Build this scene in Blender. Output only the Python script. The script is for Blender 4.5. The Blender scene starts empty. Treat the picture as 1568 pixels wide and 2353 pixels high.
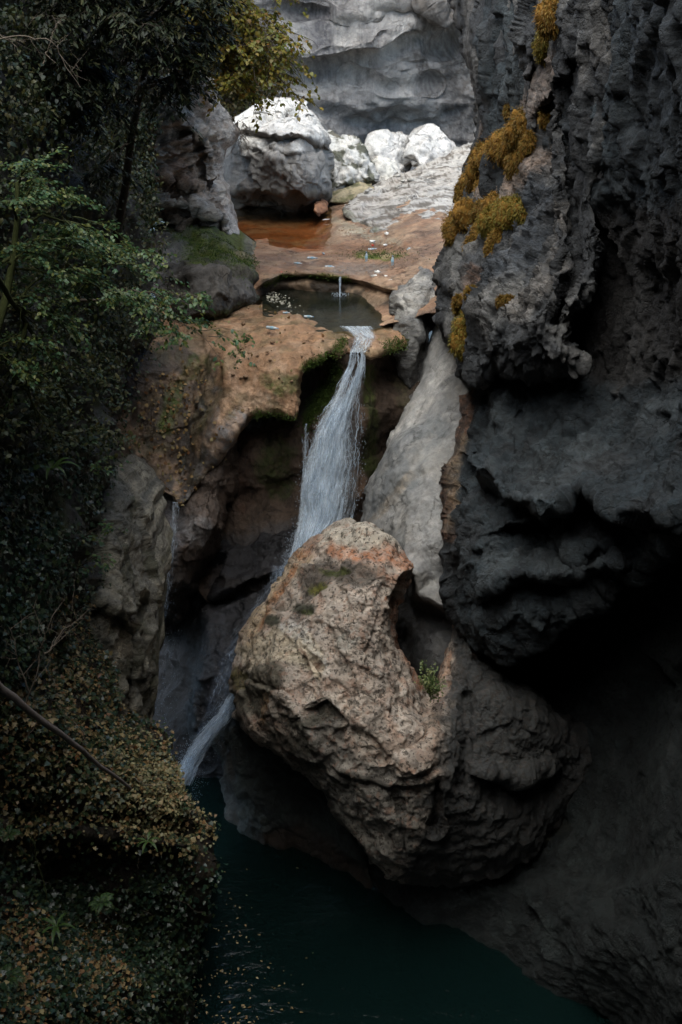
import bpy, math, random
import numpy as np
random.seed(7)
rng = np.random.default_rng(7)
scene = bpy.context.scene
COL = scene.collection
# ---------------------------------------------------------------- camera model (photo measured on a 1568 x 2353 grid)
FPX, CU, CV, PITCH = 2523.0, 784.0, 1176.5, math.radians(25)
CP, SP = math.cos(PITCH), math.sin(PITCH)
def at(u, v, Y):
    """the world point at forward distance Y seen in the direction (u, v)"""
    u = np.asarray(u, float); v = np.asarray(v, float); Y = np.asarray(Y, float)
    q = (CV - v) / FPX
    dy = CP + q * SP; dz = -SP + q * CP; dx = (u - CU) / FPX
    k = Y / dy
    return np.stack([dx * k, Y + 0 * k, dz * k], -1)
def y_of_z(v, z):
    q = (CV - np.asarray(v, float)) / FPX
    return z * (CP + q * SP) / (-SP + q * CP)
# ---------------------------------------------------------------- noise
PERM = rng.permutation(256)
PERM = np.concatenate([PERM, PERM, PERM])
GRAD = rng.normal(size=(256, 3)); GRAD /= np.linalg.norm(GRAD, axis=1)[:, None]
RND = rng.random((256, 3))
def _h(i, j, k):
    return PERM[PERM[PERM[i & 255] + (j & 255)] + (k & 255)]
def perlin(p):
    pi = np.floor(p).astype(np.int64); f = p - pi
    w = f * f * f * (f * (f * 6 - 15) + 10)
    out = np.zeros(len(p))
    for a in (0, 1):
        wa = w[:, 0] if a else 1 - w[:, 0]
        for b in (0, 1):
            wb = w[:, 1] if b else 1 - w[:, 1]
            for c in (0, 1):
                wc = w[:, 2] if c else 1 - w[:, 2]
                g = GRAD[_h(pi[:, 0] + a, pi[:, 1] + b, pi[:, 2] + c)]
                out += wa * wb * wc * ((f[:, 0] - a) * g[:, 0] + (f[:, 1] - b) * g[:, 1] + (f[:, 2] - c) * g[:, 2])
    return out * 1.5
def fbm(p, o=4, gain=.5):
    s = 0; a = 1
    for i in range(o):
        s = s + a * perlin(p * 2.03 ** i + 17.3 * i); a *= gain
    return s
def ridged(p, o=4, gain=.55):
    s = 0; a = 1; w = 1
    for i in range(o):
        n = 1 - np.abs(perlin(p * 2.07 ** i + 9.1 * i)) * 2
        n = np.clip(n, 0, 1) ** 2 * w
        w = np.clip(n * 1.6, 0, 1)
        s = s + a * n; a *= gain
    return s - .7
def facet(p, sharp=48.):
    """soft voronoi of tilted planes: chiselled faces"""
    pi = np.floor(p).astype(np.int64)
    num = np.zeros(len(p)); den = np.full(len(p), 1e-12)
    for a in (-1, 0, 1):
        for b in (-1, 0, 1):
            for c in (-1, 0, 1):
                h = _h(pi[:, 0] + a, pi[:, 1] + b, pi[:, 2] + c)
                d = p - (pi + np.array([a, b, c]) + RND[h])
                w = np.exp(-sharp * (d * d).sum(1))
                num += w * ((d * GRAD[h]).sum(1) * 1.3 + (RND[h, 0] - .5) * .5); den += w
    return num / den
def cells(p):
    """F2-F1, small along cell borders"""
    pi = np.floor(p).astype(np.int64)
    f1 = np.full(len(p), 9.); f2 = f1.copy()
    for a in (-1, 0, 1):
        for b in (-1, 0, 1):
            for c in (-1, 0, 1):
                h = _h(pi[:, 0] + a, pi[:, 1] + b, pi[:, 2] + c)
                d = p - (pi + np.array([a, b, c]) + RND[h])
                d = np.sqrt((d * d).sum(1))
                f2 = np.minimum(f2, np.maximum(d, f1)); f1 = np.minimum(f1, d)
    return f2 - f1
def sstep(a, b, x):
    t = np.clip((x - a) / (b - a), 0, 1); return t * t * (3 - 2 * t)
def disp(P, spec, L=None):
    total = np.zeros(len(P))
    for s in spec:
        out = np.zeros(len(P))
        kind, size, amp = s[0], s[1], s[2]
        st = np.array(s[3] if len(s) > 3 else (1, 1, 1), float)
        off = s[4] if len(s) > 4 else 0.
        Q = P.copy()
        if len(s) > 5:                       # tilt of the bedding about the view axis, degrees
            a = math.radians(s[5]); x, z = Q[:, 0].copy(), Q[:, 2].copy()
            Q[:, 0] = x * math.cos(a) + z * math.sin(a); Q[:, 2] = -x * math.sin(a) + z * math.cos(a)
        Q = Q / size * st + off
        if kind == 'facet': amp *= .62
        if kind == 'ridge': amp *= .5
        if kind == 'fbm': out += amp * fbm(Q, 5)
        elif kind == 'rough': out += amp * fbm(Q, 3, .7)
        elif kind == 'ridge': out += amp * ridged(Q)
        elif kind == 'facet':
            W = np.stack([perlin(Q * 1.3 + 5), perlin(Q * 1.3 + 55), perlin(Q * 1.3 + 105)], 1)
            out += amp * facet(Q + .26 * W)
        elif kind == 'crack':
            W = np.stack([perlin(Q * 1.1 + 5), perlin(Q * 1.1 + 55), perlin(Q * 1.1 + 105)], 1)
            out -= amp * (1 - sstep(0, .14, cells(Q + .5 * W)))
        elif kind == 'pit':
            n = perlin(Q); out -= amp * sstep(.12, .5, n)
        if L is not None: out *= np.clip((size / max(1, st.max()) * .5 / L - 1) / 1.5, 0, 1)
        total += out
    return total
# ---------------------------------------------------------------- geometry in the (u, v) grid
def poly_sd(U, V, poly):
    """signed distance (inside > 0) and nearest boundary point"""
    n = len(poly); best = np.full(U.shape, 1e18); bu = U.copy(); bv = V.copy(); inside = np.zeros(U.shape, bool)
    for i in range(n):
        x0, y0 = poly[i]; x1, y1 = poly[(i + 1) % n]
        ex, ey = x1 - x0, y1 - y0
        t = np.clip(((U - x0) * ex + (V - y0) * ey) / (ex * ex + ey * ey + 1e-9), 0, 1)
        cx, cy = x0 + t * ex, y0 + t * ey
        d = (U - cx) ** 2 + (V - cy) ** 2
        m = d < best; best[m] = d[m]; bu[m] = cx[m]; bv[m] = cy[m]
        c = ((y0 > V) != (y1 > V))
        if y1 != y0:
            c &= U < (x1 - x0) * (V - y0) / (y1 - y0) + x0
        inside ^= c
    s = np.sqrt(best)
    return np.where(inside, s, -s), bu, bv
def line_d(U, V, pts):
    """distance to an open polyline, signed side (right of travel > 0)"""
    best = np.full(U.shape, 1e18); side = np.zeros(U.shape)
    for (x0, y0), (x1, y1) in zip(pts[:-1], pts[1:]):
        ex, ey = x1 - x0, y1 - y0
        t = np.clip(((U - x0) * ex + (V - y0) * ey) / (ex * ex + ey * ey + 1e-9), 0, 1)
        d = np.hypot(U - x0 - t * ex, V - y0 - t * ey)
        m = d < best; best[m] = d[m]
        side[m] = np.sign(ex * (V - y0) - ey * (U - x0))[m]
    return best, side
def smooth_poly(pts, it=2):
    for _ in range(it):
        out = []
        n = len(pts)
        for i in range(n):
            a, b = pts[i], pts[(i + 1) % n]
            out += [(a[0] * .75 + b[0] * .25, a[1] * .75 + b[1] * .25), (a[0] * .25 + b[0] * .75, a[1] * .25 + b[1] * .75)]
        pts = out
    return pts
def rbf(ctrl):
    P = np.array([(c[0], c[1]) for c in ctrl], float) / 500
    y = np.array([y_of_z(c[1], c[2][1]) if isinstance(c[2], tuple) else c[2] for c in ctrl], float)
    n = len(P)
    def k(r2): return .5 * r2 * np.log(r2 + 1e-9)
    A = np.zeros((n + 3, n + 3))
    d = ((P[:, None] - P[None]) ** 2).sum(-1)
    A[:n, :n] = k(d) + np.eye(n) * 1e-4
    A[:n, n] = 1; A[:n, n + 1:] = P; A[n, :n] = 1; A[n + 1:, :n] = P.T
    w = np.linalg.lstsq(A, np.concatenate([y, [0, 0, 0]]), rcond=None)[0]
    lo, hi = y.min() - 1.5, y.max() + 1.5
    def f(U, V):
        u, v = U / 500, V / 500
        s = w[n] + w[n + 1] * u + w[n + 2] * v
        for i in range(n):
            s = s + w[i] * k((u - P[i, 0]) ** 2 + (v - P[i, 1]) ** 2)
        return np.clip(s, lo, hi)
    return f
def paint(U, V, P, N, base, ops):
    n = len(U)
    C = np.tile(np.array(base[:3], float), (n, 1)); wet = np.full(n, base[3] if len(base) > 3 else 0.)
    n1 = fbm(P * 2.2 + 31, 6, .6); hi = .5 + .5 * sstep(-.15, .12, fbm(P * 8 + 71, 3, .7))
    for o in ops:
        k, col, s = o[0], np.array(o[1][:3], float), o[2]
        w_ = o[1][3] if len(o[1]) > 3 else None
        fz = 1.0
        if k == 'blob':
            _, _, _, u, v, ru, rv = o[:7]
            d = np.sqrt(((U - u) / ru) ** 2 + ((V - v) / rv) ** 2) + n1 * .5
            m = 1 - sstep(.6, 1.15, d)
        elif k == 'line':
            d, _ = line_d(U, V, o[3]); d = d / o[4] + n1 * .5
            m = 1 - sstep(.5, 1.2, d)
        elif k == 'poly':
            d, _, _ = poly_sd(U, V, o[3]); f = o[4] if len(o) > 4 else 12
            m = sstep(-f, f, d + n1 * f)
        elif k == 'up':                       # grows on faces that look up
            m = sstep(o[3], o[4], N[:, 2] + n1 * .25)
        elif k == 'down':
            m = sstep(o[3], o[4], -N[:, 2] + n1 * .25)
        elif k == 'noise':                    # size, lo, hi, stretch
            st = np.array(o[6] if len(o) > 6 else (1, 1, 1), float)
            m = sstep(o[4], o[5], fbm(P / o[3] * st + 13.7 * o[3], 4))
        elif k == 'upblob':
            _, _, _, u, v, ru, rv, lo, hi = o[:9]
            d = np.sqrt(((U - u) / ru) ** 2 + ((V - v) / rv) ** 2) + n1 * .4
            m = (1 - sstep(.6, 1.1, d)) * sstep(lo, hi, N[:, 2] + n1 * .25)
        m = np.clip(m, 0, 1) * s
        if k in ('line', 'blob') and s < .95: m = m * hi
        C = C * (1 - m[:, None]) + col * m[:, None]
        if w_ is not None: wet = wet * (1 - m) + w_ * m
    return np.concatenate([np.clip(C, .004, .8), np.clip(wet, 0, 1)[:, None]], 1)
def make_mesh(name, V, faces4=None, faces3=None, mat=None, col=None, smooth=True, parent=None):
    me = bpy.data.meshes.new(name)
    nf4 = 0 if faces4 is None else len(faces4); nf3 = 0 if faces3 is None else len(faces3)
    me.vertices.add(len(V)); me.vertices.foreach_set('co', np.asarray(V, np.float32).ravel())
    loops = []; starts = []; s = 0
    if nf4: loops.append(np.asarray(faces4).ravel()); starts.append(np.arange(nf4) * 4); s = nf4 * 4
    if nf3: loops.append(np.asarray(faces3).ravel()); starts.append(s + np.arange(nf3) * 3)
    loops = np.concatenate(loops).astype(np.int32); starts = np.concatenate(starts).astype(np.int32)
    me.loops.add(len(loops)); me.loops.foreach_set('vertex_index', loops)
    me.polygons.add(nf4 + nf3); me.polygons.foreach_set('loop_start', starts)
    me.update(calc_edges=True); me.validate()
    if smooth: me.polygons.foreach_set('use_smooth', np.ones(len(me.polygons), bool))
    if col is not None:
        a = me.attributes.new('Col', 'FLOAT_COLOR', 'POINT'); a.data.foreach_set('color', np.asarray(col, np.float32).ravel())
    if mat: me.materials.append(mat)
    o = bpy.data.objects.new(name, me); COL.objects.link(o)
    if parent: o.parent = parent; o.location = -parent.location
    return o
SURF = {}
def relief(name, poly, ctrl, base, ops=(), dsp=(), roll=(.5, .6), step=3., strokes=(), mat=None, thick=2.0, smooth_it=1, jag=0, origin=None, key=None, parent=None, close=False):
    poly = smooth_poly(list(poly), smooth_it)
    if jag:
        q = []
        for i, (a, b) in enumerate(zip(poly, poly[1:] + poly[:1])):
            L = math.hypot(b[0] - a[0], b[1] - a[1]); k = max(1, int(L / 6))
            for j in range(k): q.append((a[0] + (b[0] - a[0]) * j / k, a[1] + (b[1] - a[1]) * j / k))
        qa = np.array(q); z = np.zeros(len(qa))
        nx = fbm(np.stack([qa[:, 0] / 22, qa[:, 1] / 22, z + 3], 1), 4, .6); ny = fbm(np.stack([qa[:, 0] / 22, qa[:, 1] / 22, z + 93], 1), 4, .6)
        qa[:, 0] += jag * nx; qa[:, 1] += jag * ny
        poly = [tuple(x) for x in qa]
    us = [p[0] for p in poly]; vs = [p[1] for p in poly]
    gu = np.arange(min(us) - 2 * step, max(us) + 2 * step, step); gv = np.arange(min(vs) - 2 * step, max(vs) + 2 * step, step)
    U, V = np.meshgrid(gu, gv)
    sd, bu, bv = poly_sd(U, V, poly)
    ins = sd > 0
    cell = ins[:-1, :-1] | ins[1:, :-1] | ins[:-1, 1:] | ins[1:, 1:]
    out = ~ins
    near = out & (sd > -1.6 * step)
    U = np.where(near, bu, U); V = np.where(near, bv, V)
    Y = rbf(ctrl)(U, V)
    R, D = roll
    m = np.maximum(sd, 0) * Y / FPX
    if R > 0:
        t = np.clip(m / R, 0, 1)
        Y = Y + D * (1 - np.sqrt(np.clip(1 - (1 - t) ** 2, 0, 1))) + np.maximum(-sd, 0) * Y / FPX * 1.5
    for s in strokes:
        d, side = line_d(U, V, s[1])
        w = s[2]
        if s[0] == 'groove': Y = Y + s[3] * np.exp(-(d / w) ** 2)
        else:                                # 'step': right of travel goes back by s[3], fading over s[4]
            Y = Y + s[3] * np.tanh(d * side / w) * np.exp(-(d / s[4]) ** 2)
    P = at(U, V, Y)
    Yb = Y.copy()                            # direction of growth from a softened surface
    for _ in range(5):
        Z = np.pad(Yb, 1, mode='edge'); Yb = (Z[1:-1, 1:-1] * 2 + Z[:-2, 1:-1] + Z[2:, 1:-1] + Z[1:-1, :-2] + Z[1:-1, 2:]) / 6
    PB = at(U, V, Yb)
    tu = np.gradient(PB, axis=1); tv = np.gradient(PB, axis=0)
    N = np.cross(tu, tv); N /= np.linalg.norm(N, axis=-1, keepdims=True) + 1e-9
    N = np.where((N * P).sum(-1, keepdims=True) > 0, -N, N)
    use = np.zeros(U.shape, bool)
    use[:-1, :-1] |= cell; use[1:, :-1] |= cell; use[:-1, 1:] |= cell; use[1:, 1:] |= cell
    idx = -np.ones(U.shape, int); idx[use] = np.arange(use.sum())
    p = P[use]; nn = N[use]; uu = U[use]; vv = V[use]
    dsp = list(dsp) + [('rough', .38, .022)]; Lg = np.maximum(np.linalg.norm(tu, axis=-1), np.linalg.norm(tv, axis=-1))[use] + 1e-6
    d = disp(p, dsp, Lg) if dsp else np.zeros(len(p))
    p2 = p + nn * d[:, None]
    F = np.stack([idx[:-1, :-1][cell], idx[1:, :-1][cell], idx[1:, 1:][cell], idx[:-1, 1:][cell]], 1)
    # true normals after displacement
    a, b, c, e = (p2[F[:, i]] for i in range(4))
    fn = np.cross(c - a, e - b); vn = np.zeros_like(p2)
    for i in range(4): np.add.at(vn, F[:, i], fn)
    vn /= np.linalg.norm(vn, axis=1, keepdims=True) + 1e-12
    vn = np.where((vn * p2).sum(1, keepdims=True) > 0, -vn, vn)
    col = paint(uu, vv, p2, vn, base, ops)
    # closing skirt and back
    e_ = np.concatenate([F[:, [0, 1]], F[:, [1, 2]], F[:, [2, 3]], F[:, [3, 0]]])
    key_ = np.sort(e_, 1); kk = key_[:, 0] * (len(p2) + 1) + key_[:, 1]
    _, inv, cnt = np.unique(kk, return_inverse=True, return_counts=True)
    be = e_[cnt[inv] == 1]
    bvs = np.unique(be); cen = p2.mean(0)
    nb = len(bvs); lut = -np.ones(len(p2), int); lut[bvs] = np.arange(nb); E = lut[be]
    def relax(X, it):
        for _ in range(it):
            S = np.zeros_like(X); c_ = np.zeros(nb)
            np.add.at(S, E[:, 0], X[E[:, 1]]); np.add.at(S, E[:, 1], X[E[:, 0]]); np.add.at(c_, E[:, 0], 1); np.add.at(c_, E[:, 1], 1)
            X = .4 * X + .6 * S / np.maximum(c_, 1)[:, None]
        return X
    f0 = p2[bvs]; last = f0.copy()
    if close: last = cen + (f0 - cen) * .72; last[:, 1] = f0[:, 1] + thick
    else: last = f0 * (1 + thick / np.maximum(f0[:, 1:2], 1))
    NR = 7; rings = []; q4 = []
    for k in range(1, NR + 1):
        t_ = (k / NR) ** 1.5
        X = relax(f0 * (1 - t_) + last * t_, 3 * k)
        if 1 <= k: X = X + .10 * np.stack([fbm(X / .5 + 3, 3), 0 * X[:, 0], fbm(X / .5 + 83, 3)], 1) * (k < NR + 1)
        rings.append(X)
        a0 = bvs if k == 1 else len(p2) + (k - 2) * nb + np.arange(nb)
        a1 = len(p2) + (k - 1) * nb + np.arange(nb)
        q4.append(np.stack([a0[E[:, 1]], a0[E[:, 0]], a1[E[:, 0]], a1[E[:, 1]]], 1))
    q4 = np.concatenate(q4); t3 = None
    allv = np.concatenate([p2] + rings); colb = np.concatenate([col] + [col[bvs]] * NR)
    if close:
        li = len(p2) + (NR - 1) * nb
        allv = np.concatenate([allv, [[cen[0], rings[-1][:, 1].max() + .3, cen[2]]]]); colb = np.concatenate([colb, col[:1]])
        t3 = np.stack([li + E[:, 1], li + E[:, 0], np.full(len(E), len(allv) - 1)], 1)
    if origin is None: origin = (float(cen[0]), float(cen[1]), float(p2[:, 2].min()))
    ob = make_mesh(name, allv - np.array(origin), np.concatenate([F, q4]), t3, mat, colb, parent=parent)
    ob.location = origin
    SURF[key or name] = dict(P=p2, N=vn, U=uu, V=vv, obj=ob)
    return ob
def patch(name, rows, n, dsp, mat, base, ops=()):
    """a free sheet of rock through a grid of world points (rows of equal length)"""
    G = np.array(rows, float); r, c = G.shape[:2]
    a = np.linspace(0, r - 1, n[0]); b = np.linspace(0, c - 1, n[1])
    i = np.clip(a.astype(int), 0, r - 2); j = np.clip(b.astype(int), 0, c - 2)
    fa = (a - i)[:, None, None]; fb = (b - j)[None, :, None]
    def g(x, y): return G[x][:, y]
    P = g(i, j) * (1 - fa) * (1 - fb) + g(i + 1, j) * fa * (1 - fb) + g(i, j + 1) * (1 - fa) * fb + g(i + 1, j + 1) * fa * fb
    N = np.cross(np.gradient(P, axis=1), np.gradient(P, axis=0)); N /= np.linalg.norm(N, axis=-1, keepdims=True) + 1e-9
    p = P.reshape(-1, 3); nn = N.reshape(-1, 3)
    p = p + nn * disp(p, dsp)[:, None]
    I = np.arange(n[0] * n[1]).reshape(n[0], n[1])
    F = np.stack([I[:-1, :-1].ravel(), I[1:, :-1].ravel(), I[1:, 1:].ravel(), I[:-1, 1:].ravel()], 1)
    col = paint(p[:, 0] * 0, p[:, 1] * 0, p, nn, base, ops)
    return make_mesh(name, p, F, None, mat, col)
def tag(o, label=None, cat=None, group=None, kind=None):
    if label: o['label'] = label
    if cat: o['category'] = cat
    if group: o['group'] = group
    if kind: o['kind'] = kind
    return o
def empty(name, loc):
    o = bpy.data.objects.new(name, None); o.location = tuple(float(x) for x in loc); o.empty_display_size = .1; COL.objects.link(o); return o
# ---------------------------------------------------------------- materials
def nt(name):
    m = bpy.data.materials.new(name); m.use_nodes = True; t = m.node_tree; t.nodes.clear()
    out = t.nodes.new('ShaderNodeOutputMaterial'); return m, t, out
def nd(t, typ, **kw):
    n = t.nodes.new(typ)
    for k, v in kw.items():
        if k in n.inputs: n.inputs[k].default_value = v
        else: setattr(n, k, v)
    return n
def mathn(t, op, a, b=None, clamp=False):
    n = t.nodes.new('ShaderNodeMath'); n.operation = op; n.use_clamp = clamp
    for i, x in enumerate((a, b)):
        if x is None: continue
        if isinstance(x, (int, float)): n.inputs[i].default_value = x
        else: t.links.new(x, n.inputs[i])
    return n.outputs[0]
def noise(t, vec, scale, detail=6, rough=.6, dist=0.):
    n = nd(t, 'ShaderNodeTexNoise'); n.inputs['Scale'].default_value = scale; n.inputs['Detail'].default_value = detail
    n.inputs['Roughness'].default_value = rough; n.inputs['Distortion'].default_value = dist
    t.links.new(vec, n.inputs['Vector']); return n.outputs['Fac']
def mapr(t, x, a, b, c, d, smooth=False):
    n = nd(t, 'ShaderNodeMapRange'); n.clamp = True
    if smooth: n.interpolation_type = 'SMOOTHSTEP'
    for k, v in zip(('From Min', 'From Max', 'To Min', 'To Max'), (a, b, c, d)): n.inputs[k].default_value = v
    t.links.new(x, n.inputs['Value']); return n.outputs['Result']
def mixc(t, fac, a, b, mode='MIX'):
    n = t.nodes.new('ShaderNodeMix'); n.data_type = 'RGBA'; n.blend_type = mode
    for s, x in ((n.inputs[0], fac), (n.inputs[6], a), (n.inputs[7], b)):
        if isinstance(x, (int, float)): s.default_value = x
        elif isinstance(x, tuple): s.default_value = (*x, 1) if len(x) == 3 else x
        else: t.links.new(x, s)
    return n.outputs[2]
def rock_mat(name, dark=.5, speck=.25, speckcol=(.03, .028, .025), lich=.0, lichcol=(.6, .58, .54), bump=.02, fine=18., streak=0., rough=.85, stretch=(1, 1, 1), tilt=0., crack=.5, csize=1.6):
    m, t, out = nt(name)
    geo = nd(t, 'ShaderNodeNewGeometry'); pos = geo.outputs['Position']
    mp = nd(t, 'ShaderNodeMapping'); mp.inputs['Rotation'].default_value = (0, math.radians(tilt), 0); mp.inputs['Scale'].default_value = stretch
    t.links.new(pos, mp.inputs['Vector']); vec = mp.outputs[0]
    at_ = nd(t, 'ShaderNodeAttribute'); at_.attribute_name = 'Col'
    c = at_.outputs['Color']; wet = at_.outputs['Alpha']
    bw = nd(t, 'ShaderNodeRGBToBW'); t.links.new(at_.outputs['Color'], bw.inputs[0]); lit = mapr(t, bw.outputs[0], .09, .2, .12, 1)
    n1 = noise(t, vec, 1.3, 8, .65, .4)
    c = mixc(t, mapr(t, n1, .32, .62, dark, 0), c, mixc(t, 1.0, c, (.34, .33, .34), 'MULTIPLY'))
    n1b = noise(t, vec, 4.1, 8, .7, .6)
    c = mixc(t, mapr(t, n1b, .40, .60, dark * .9, 0), c, mixc(t, 1.0, c, (.42, .41, .40), 'MULTIPLY'))
    n2 = noise(t, vec, fine * .35, 8, .7)
    c = mixc(t, mapr(t, n2, .44, .64, 0, .6), c, mixc(t, 1.0, c, (1.7, 1.62, 1.55), 'MULTIPLY'))
    if lich:
        n3 = noise(t, vec, fine * .55, 5, .7, .3)
        c = mixc(t, mathn(t, 'MULTIPLY', mapr(t, n3, .56, .6, 0, lich), lit), c, lichcol)
    if speck:
        n4 = noise(t, vec, fine, 4, .75, .2)
        c = mixc(t, mapr(t, n4, .535, .585, 0, speck), c, speckcol)
    if streak:
        ms = nd(t, 'ShaderNodeMapping'); ms.inputs['Scale'].default_value = (3.2, 3.2, .22); t.links.new(pos, ms.inputs['Vector'])
        n5 = noise(t, ms.outputs[0], 1.0, 6, .6, .2)
        c = mixc(t, mapr(t, n5, .48, .66, 0, streak), c, mixc(t, 1.0, c, (.3, .31, .33), 'MULTIPLY'))
    # cracks: warped cell borders
    wv = nd(t, 'ShaderNodeTexNoise'); wv.inputs['Scale'].default_value = 1.7; wv.inputs['Detail'].default_value = 6; wv.inputs['Roughness'].default_value = .65; t.links.new(vec, wv.inputs['Vector'])
    wm = nd(t, 'ShaderNodeVectorMath', operation='SCALE'); wm.inputs['Scale'].default_value = .9; t.links.new(wv.outputs['Color'], wm.inputs[0])
    wa = nd(t, 'ShaderNodeVectorMath', operation='ADD'); t.links.new(vec, wa.inputs[0]); t.links.new(wm.outputs[0], wa.inputs[1])
    vo = nd(t, 'ShaderNodeTexVoronoi'); vo.feature = 'DISTANCE_TO_EDGE'; vo.inputs['Scale'].default_value = csize; t.links.new(wa.outputs[0], vo.inputs['Vector'])
    brk = mapr(t, noise(t, vec, 1.1, 3), .42, .6, 0, 1)
    crk = mathn(t, 'MULTIPLY', mapr(t, vo.outputs['Distance'], 0, .035, 1, 0), brk)
    c = mixc(t, mathn(t, 'MULTIPLY', crk, crack), c, mixc(t, 1.0, c, (.2, .19, .18), 'MULTIPLY'))
    b = nd(t, 'ShaderNodeBsdfPrincipled')
    t.links.new(c, b.inputs['Base Color'])
    rg = mathn(t, 'ADD', mapr(t, n2, .3, .7, rough - .1, rough + .1), mathn(t, 'MULTIPLY', wet, -(rough - .22)), True)
    t.links.new(rg, b.inputs['Roughness'])
    b.inputs['Specular IOR Level'].default_value = .35
    hb = noise(t, vec, fine * .6, 10, .72, .15)
    hb2 = noise(t, vec, fine * 2.6, 6, .7)
    h = mathn(t, 'ADD', mathn(t, 'ADD', hb, mathn(t, 'MULTIPLY', hb2, .4)), mathn(t, 'MULTIPLY', crk, -crack))
    bp = nd(t, 'ShaderNodeBump'); bp.inputs['Distance'].default_value = bump * 3.4; bp.inputs['Strength'].default_value = 1.
    t.links.new(h, bp.inputs['Height']); t.links.new(bp.outputs[0], b.inputs['Normal'])
    t.links.new(b.outputs[0], out.inputs[0]); return m
def leaf_mat(name, cols, trans=.35, rough=.5, spec=.35):
    """each leaf its own tone, from a random value per loose piece"""
    m, t, out = nt(name)
    geo = nd(t, 'ShaderNodeNewGeometry')
    cr = nd(t, 'ShaderNodeValToRGB'); el = cr.color_ramp.elements
    n = len(cols); el[0].position = 0; el[0].color = (*cols[0], 1); el[1].position = 1; el[1].color = (*cols[-1], 1)
    for i in range(1, n - 1):
        e = el.new(i / (n - 1)); e.color = (*cols[i], 1)
    t.links.new(geo.outputs['Random Per Island'], cr.inputs[0])
    n1 = noise(t, geo.outputs['Position'], 1.6, 3)
    c = mixc(t, mapr(t, n1, .35, .65, .55, 0), cr.outputs[0], mixc(t, 1.0, cr.outputs[0], (.45, .5, .45), 'MULTIPLY'))
    d = nd(t, 'ShaderNodeBsdfPrincipled'); d.inputs['Roughness'].default_value = rough; d.inputs['Specular IOR Level'].default_value = spec
    tr = nd(t, 'ShaderNodeBsdfTranslucent'); t.links.new(c, d.inputs['Base Color']); t.links.new(c, tr.inputs['Color'])
    mx = nd(t, 'ShaderNodeMixShader'); mx.inputs[0].default_value = trans
    t.links.new(d.outputs[0], mx.inputs[1]); t.links.new(tr.outputs[0], mx.inputs[2]); t.links.new(mx.outputs[0], out.inputs[0]); return m
def plain(name, col, rough=.8, bump=.0, scale=30, var=.4, metal=0, spec=.3):
    m, t, out = nt(name)
    geo = nd(t, 'ShaderNodeNewGeometry'); b = nd(t, 'ShaderNodeBsdfPrincipled')
    n1 = noise(t, geo.outputs['Position'], scale, 6, .65)
    c = mixc(t, mapr(t, n1, .35, .65, var, 0), col, tuple(x * .45 for x in col))
    t.links.new(c, b.inputs['Base Color']); b.inputs['Roughness'].default_value = rough; b.inputs['Metallic'].default_value = metal; b.inputs['Specular IOR Level'].default_value = spec
    if bump:
        bp = nd(t, 'ShaderNodeBump'); bp.inputs['Distance'].default_value = bump; t.links.new(n1, bp.inputs['Height']); t.links.new(bp.outputs[0], b.inputs['Normal'])
    t.links.new(b.outputs[0], out.inputs[0]); return m
def water_mat(name, tint, deep, clear, rip=3., dist=.01, rough=.04, stretch=(1, 1, 1)):
    """surface that mirrors by fresnel over partly clear, partly murky water"""
    m, t, out = nt(name)
    geo = nd(t, 'ShaderNodeNewGeometry')
    mp = nd(t, 'ShaderNodeMapping'); mp.inputs['Scale'].default_value = stretch; t.links.new(geo.outputs['Position'], mp.inputs['Vector'])
    h = noise(t, mp.outputs[0], rip, 4, .55, .3)
    bp = nd(t, 'ShaderNodeBump'); bp.inputs['Distance'].default_value = dist; t.links.new(h, bp.inputs['Height'])
    gl = nd(t, 'ShaderNodeBsdfGlossy'); gl.inputs['Roughness'].default_value = rough; t.links.new(bp.outputs[0], gl.inputs['Normal'])
    tp = nd(t, 'ShaderNodeBsdfTransparent'); tp.inputs['Color'].default_value = (*tint, 1)
    df = nd(t, 'ShaderNodeBsdfDiffuse'); df.inputs['Color'].default_value = (*deep, 1)
    m1 = nd(t, 'ShaderNodeMixShader'); m1.inputs[0].default_value = clear; t.links.new(df.outputs[0], m1.inputs[1]); t.links.new(tp.outputs[0], m1.inputs[2])
    fr = nd(t, 'ShaderNodeFresnel'); fr.inputs['IOR'].default_value = 1.33; t.links.new(bp.outputs[0], fr.inputs['Normal'])
    m2 = nd(t, 'ShaderNodeMixShader'); t.links.new(fr.outputs[0], m2.inputs[0]); t.links.new(m1.outputs[0], m2.inputs[1]); t.links.new(gl.outputs[0], m2.inputs[2])
    t.links.new(m2.outputs[0], out.inputs[0]); return m
# ---------------------------------------------------------------- camera, light
cam = bpy.data.cameras.new('camera'); co = bpy.data.objects.new('camera', cam); COL.objects.link(co)
co.location = (0, 0, 0); co.rotation_euler = (math.radians(90) - PITCH, 0, 0)
cam.sensor_fit = 'VERTICAL'; cam.sensor_height = 36; cam.lens = 36 * FPX / 2353; cam.clip_start = .1; cam.clip_end = 800
scene.camera = co
w = bpy.data.worlds.new("World"); scene.world = w; w.use_nodes = True
wt = w.node_tree; bg = wt.nodes['Background']; sk = wt.nodes.new('ShaderNodeTexSky'); sk.sky_type = 'NISHITA'; sk.sun_disc = False
SUN_EL, SUN_AZ = 70, 218      # azimuth measured clockwise from +Y
sk.sun_elevation = math.radians(SUN_EL); sk.sun_rotation = math.radians(SUN_AZ); sk.air_density = 1.0; sk.dust_density = 3.0; sk.ozone_density = 1.0
tn = wt.nodes.new('ShaderNodeMix'); tn.data_type = 'RGBA'; tn.blend_type = 'MULTIPLY'; tn.inputs[0].default_value = 1; tn.inputs[7].default_value = (.84, .99, 1.05, 1)
wt.links.new(sk.outputs[0], tn.inputs[6]); wt.links.new(tn.outputs[2], bg.inputs[0]); bg.inputs[1].default_value = .15
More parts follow.
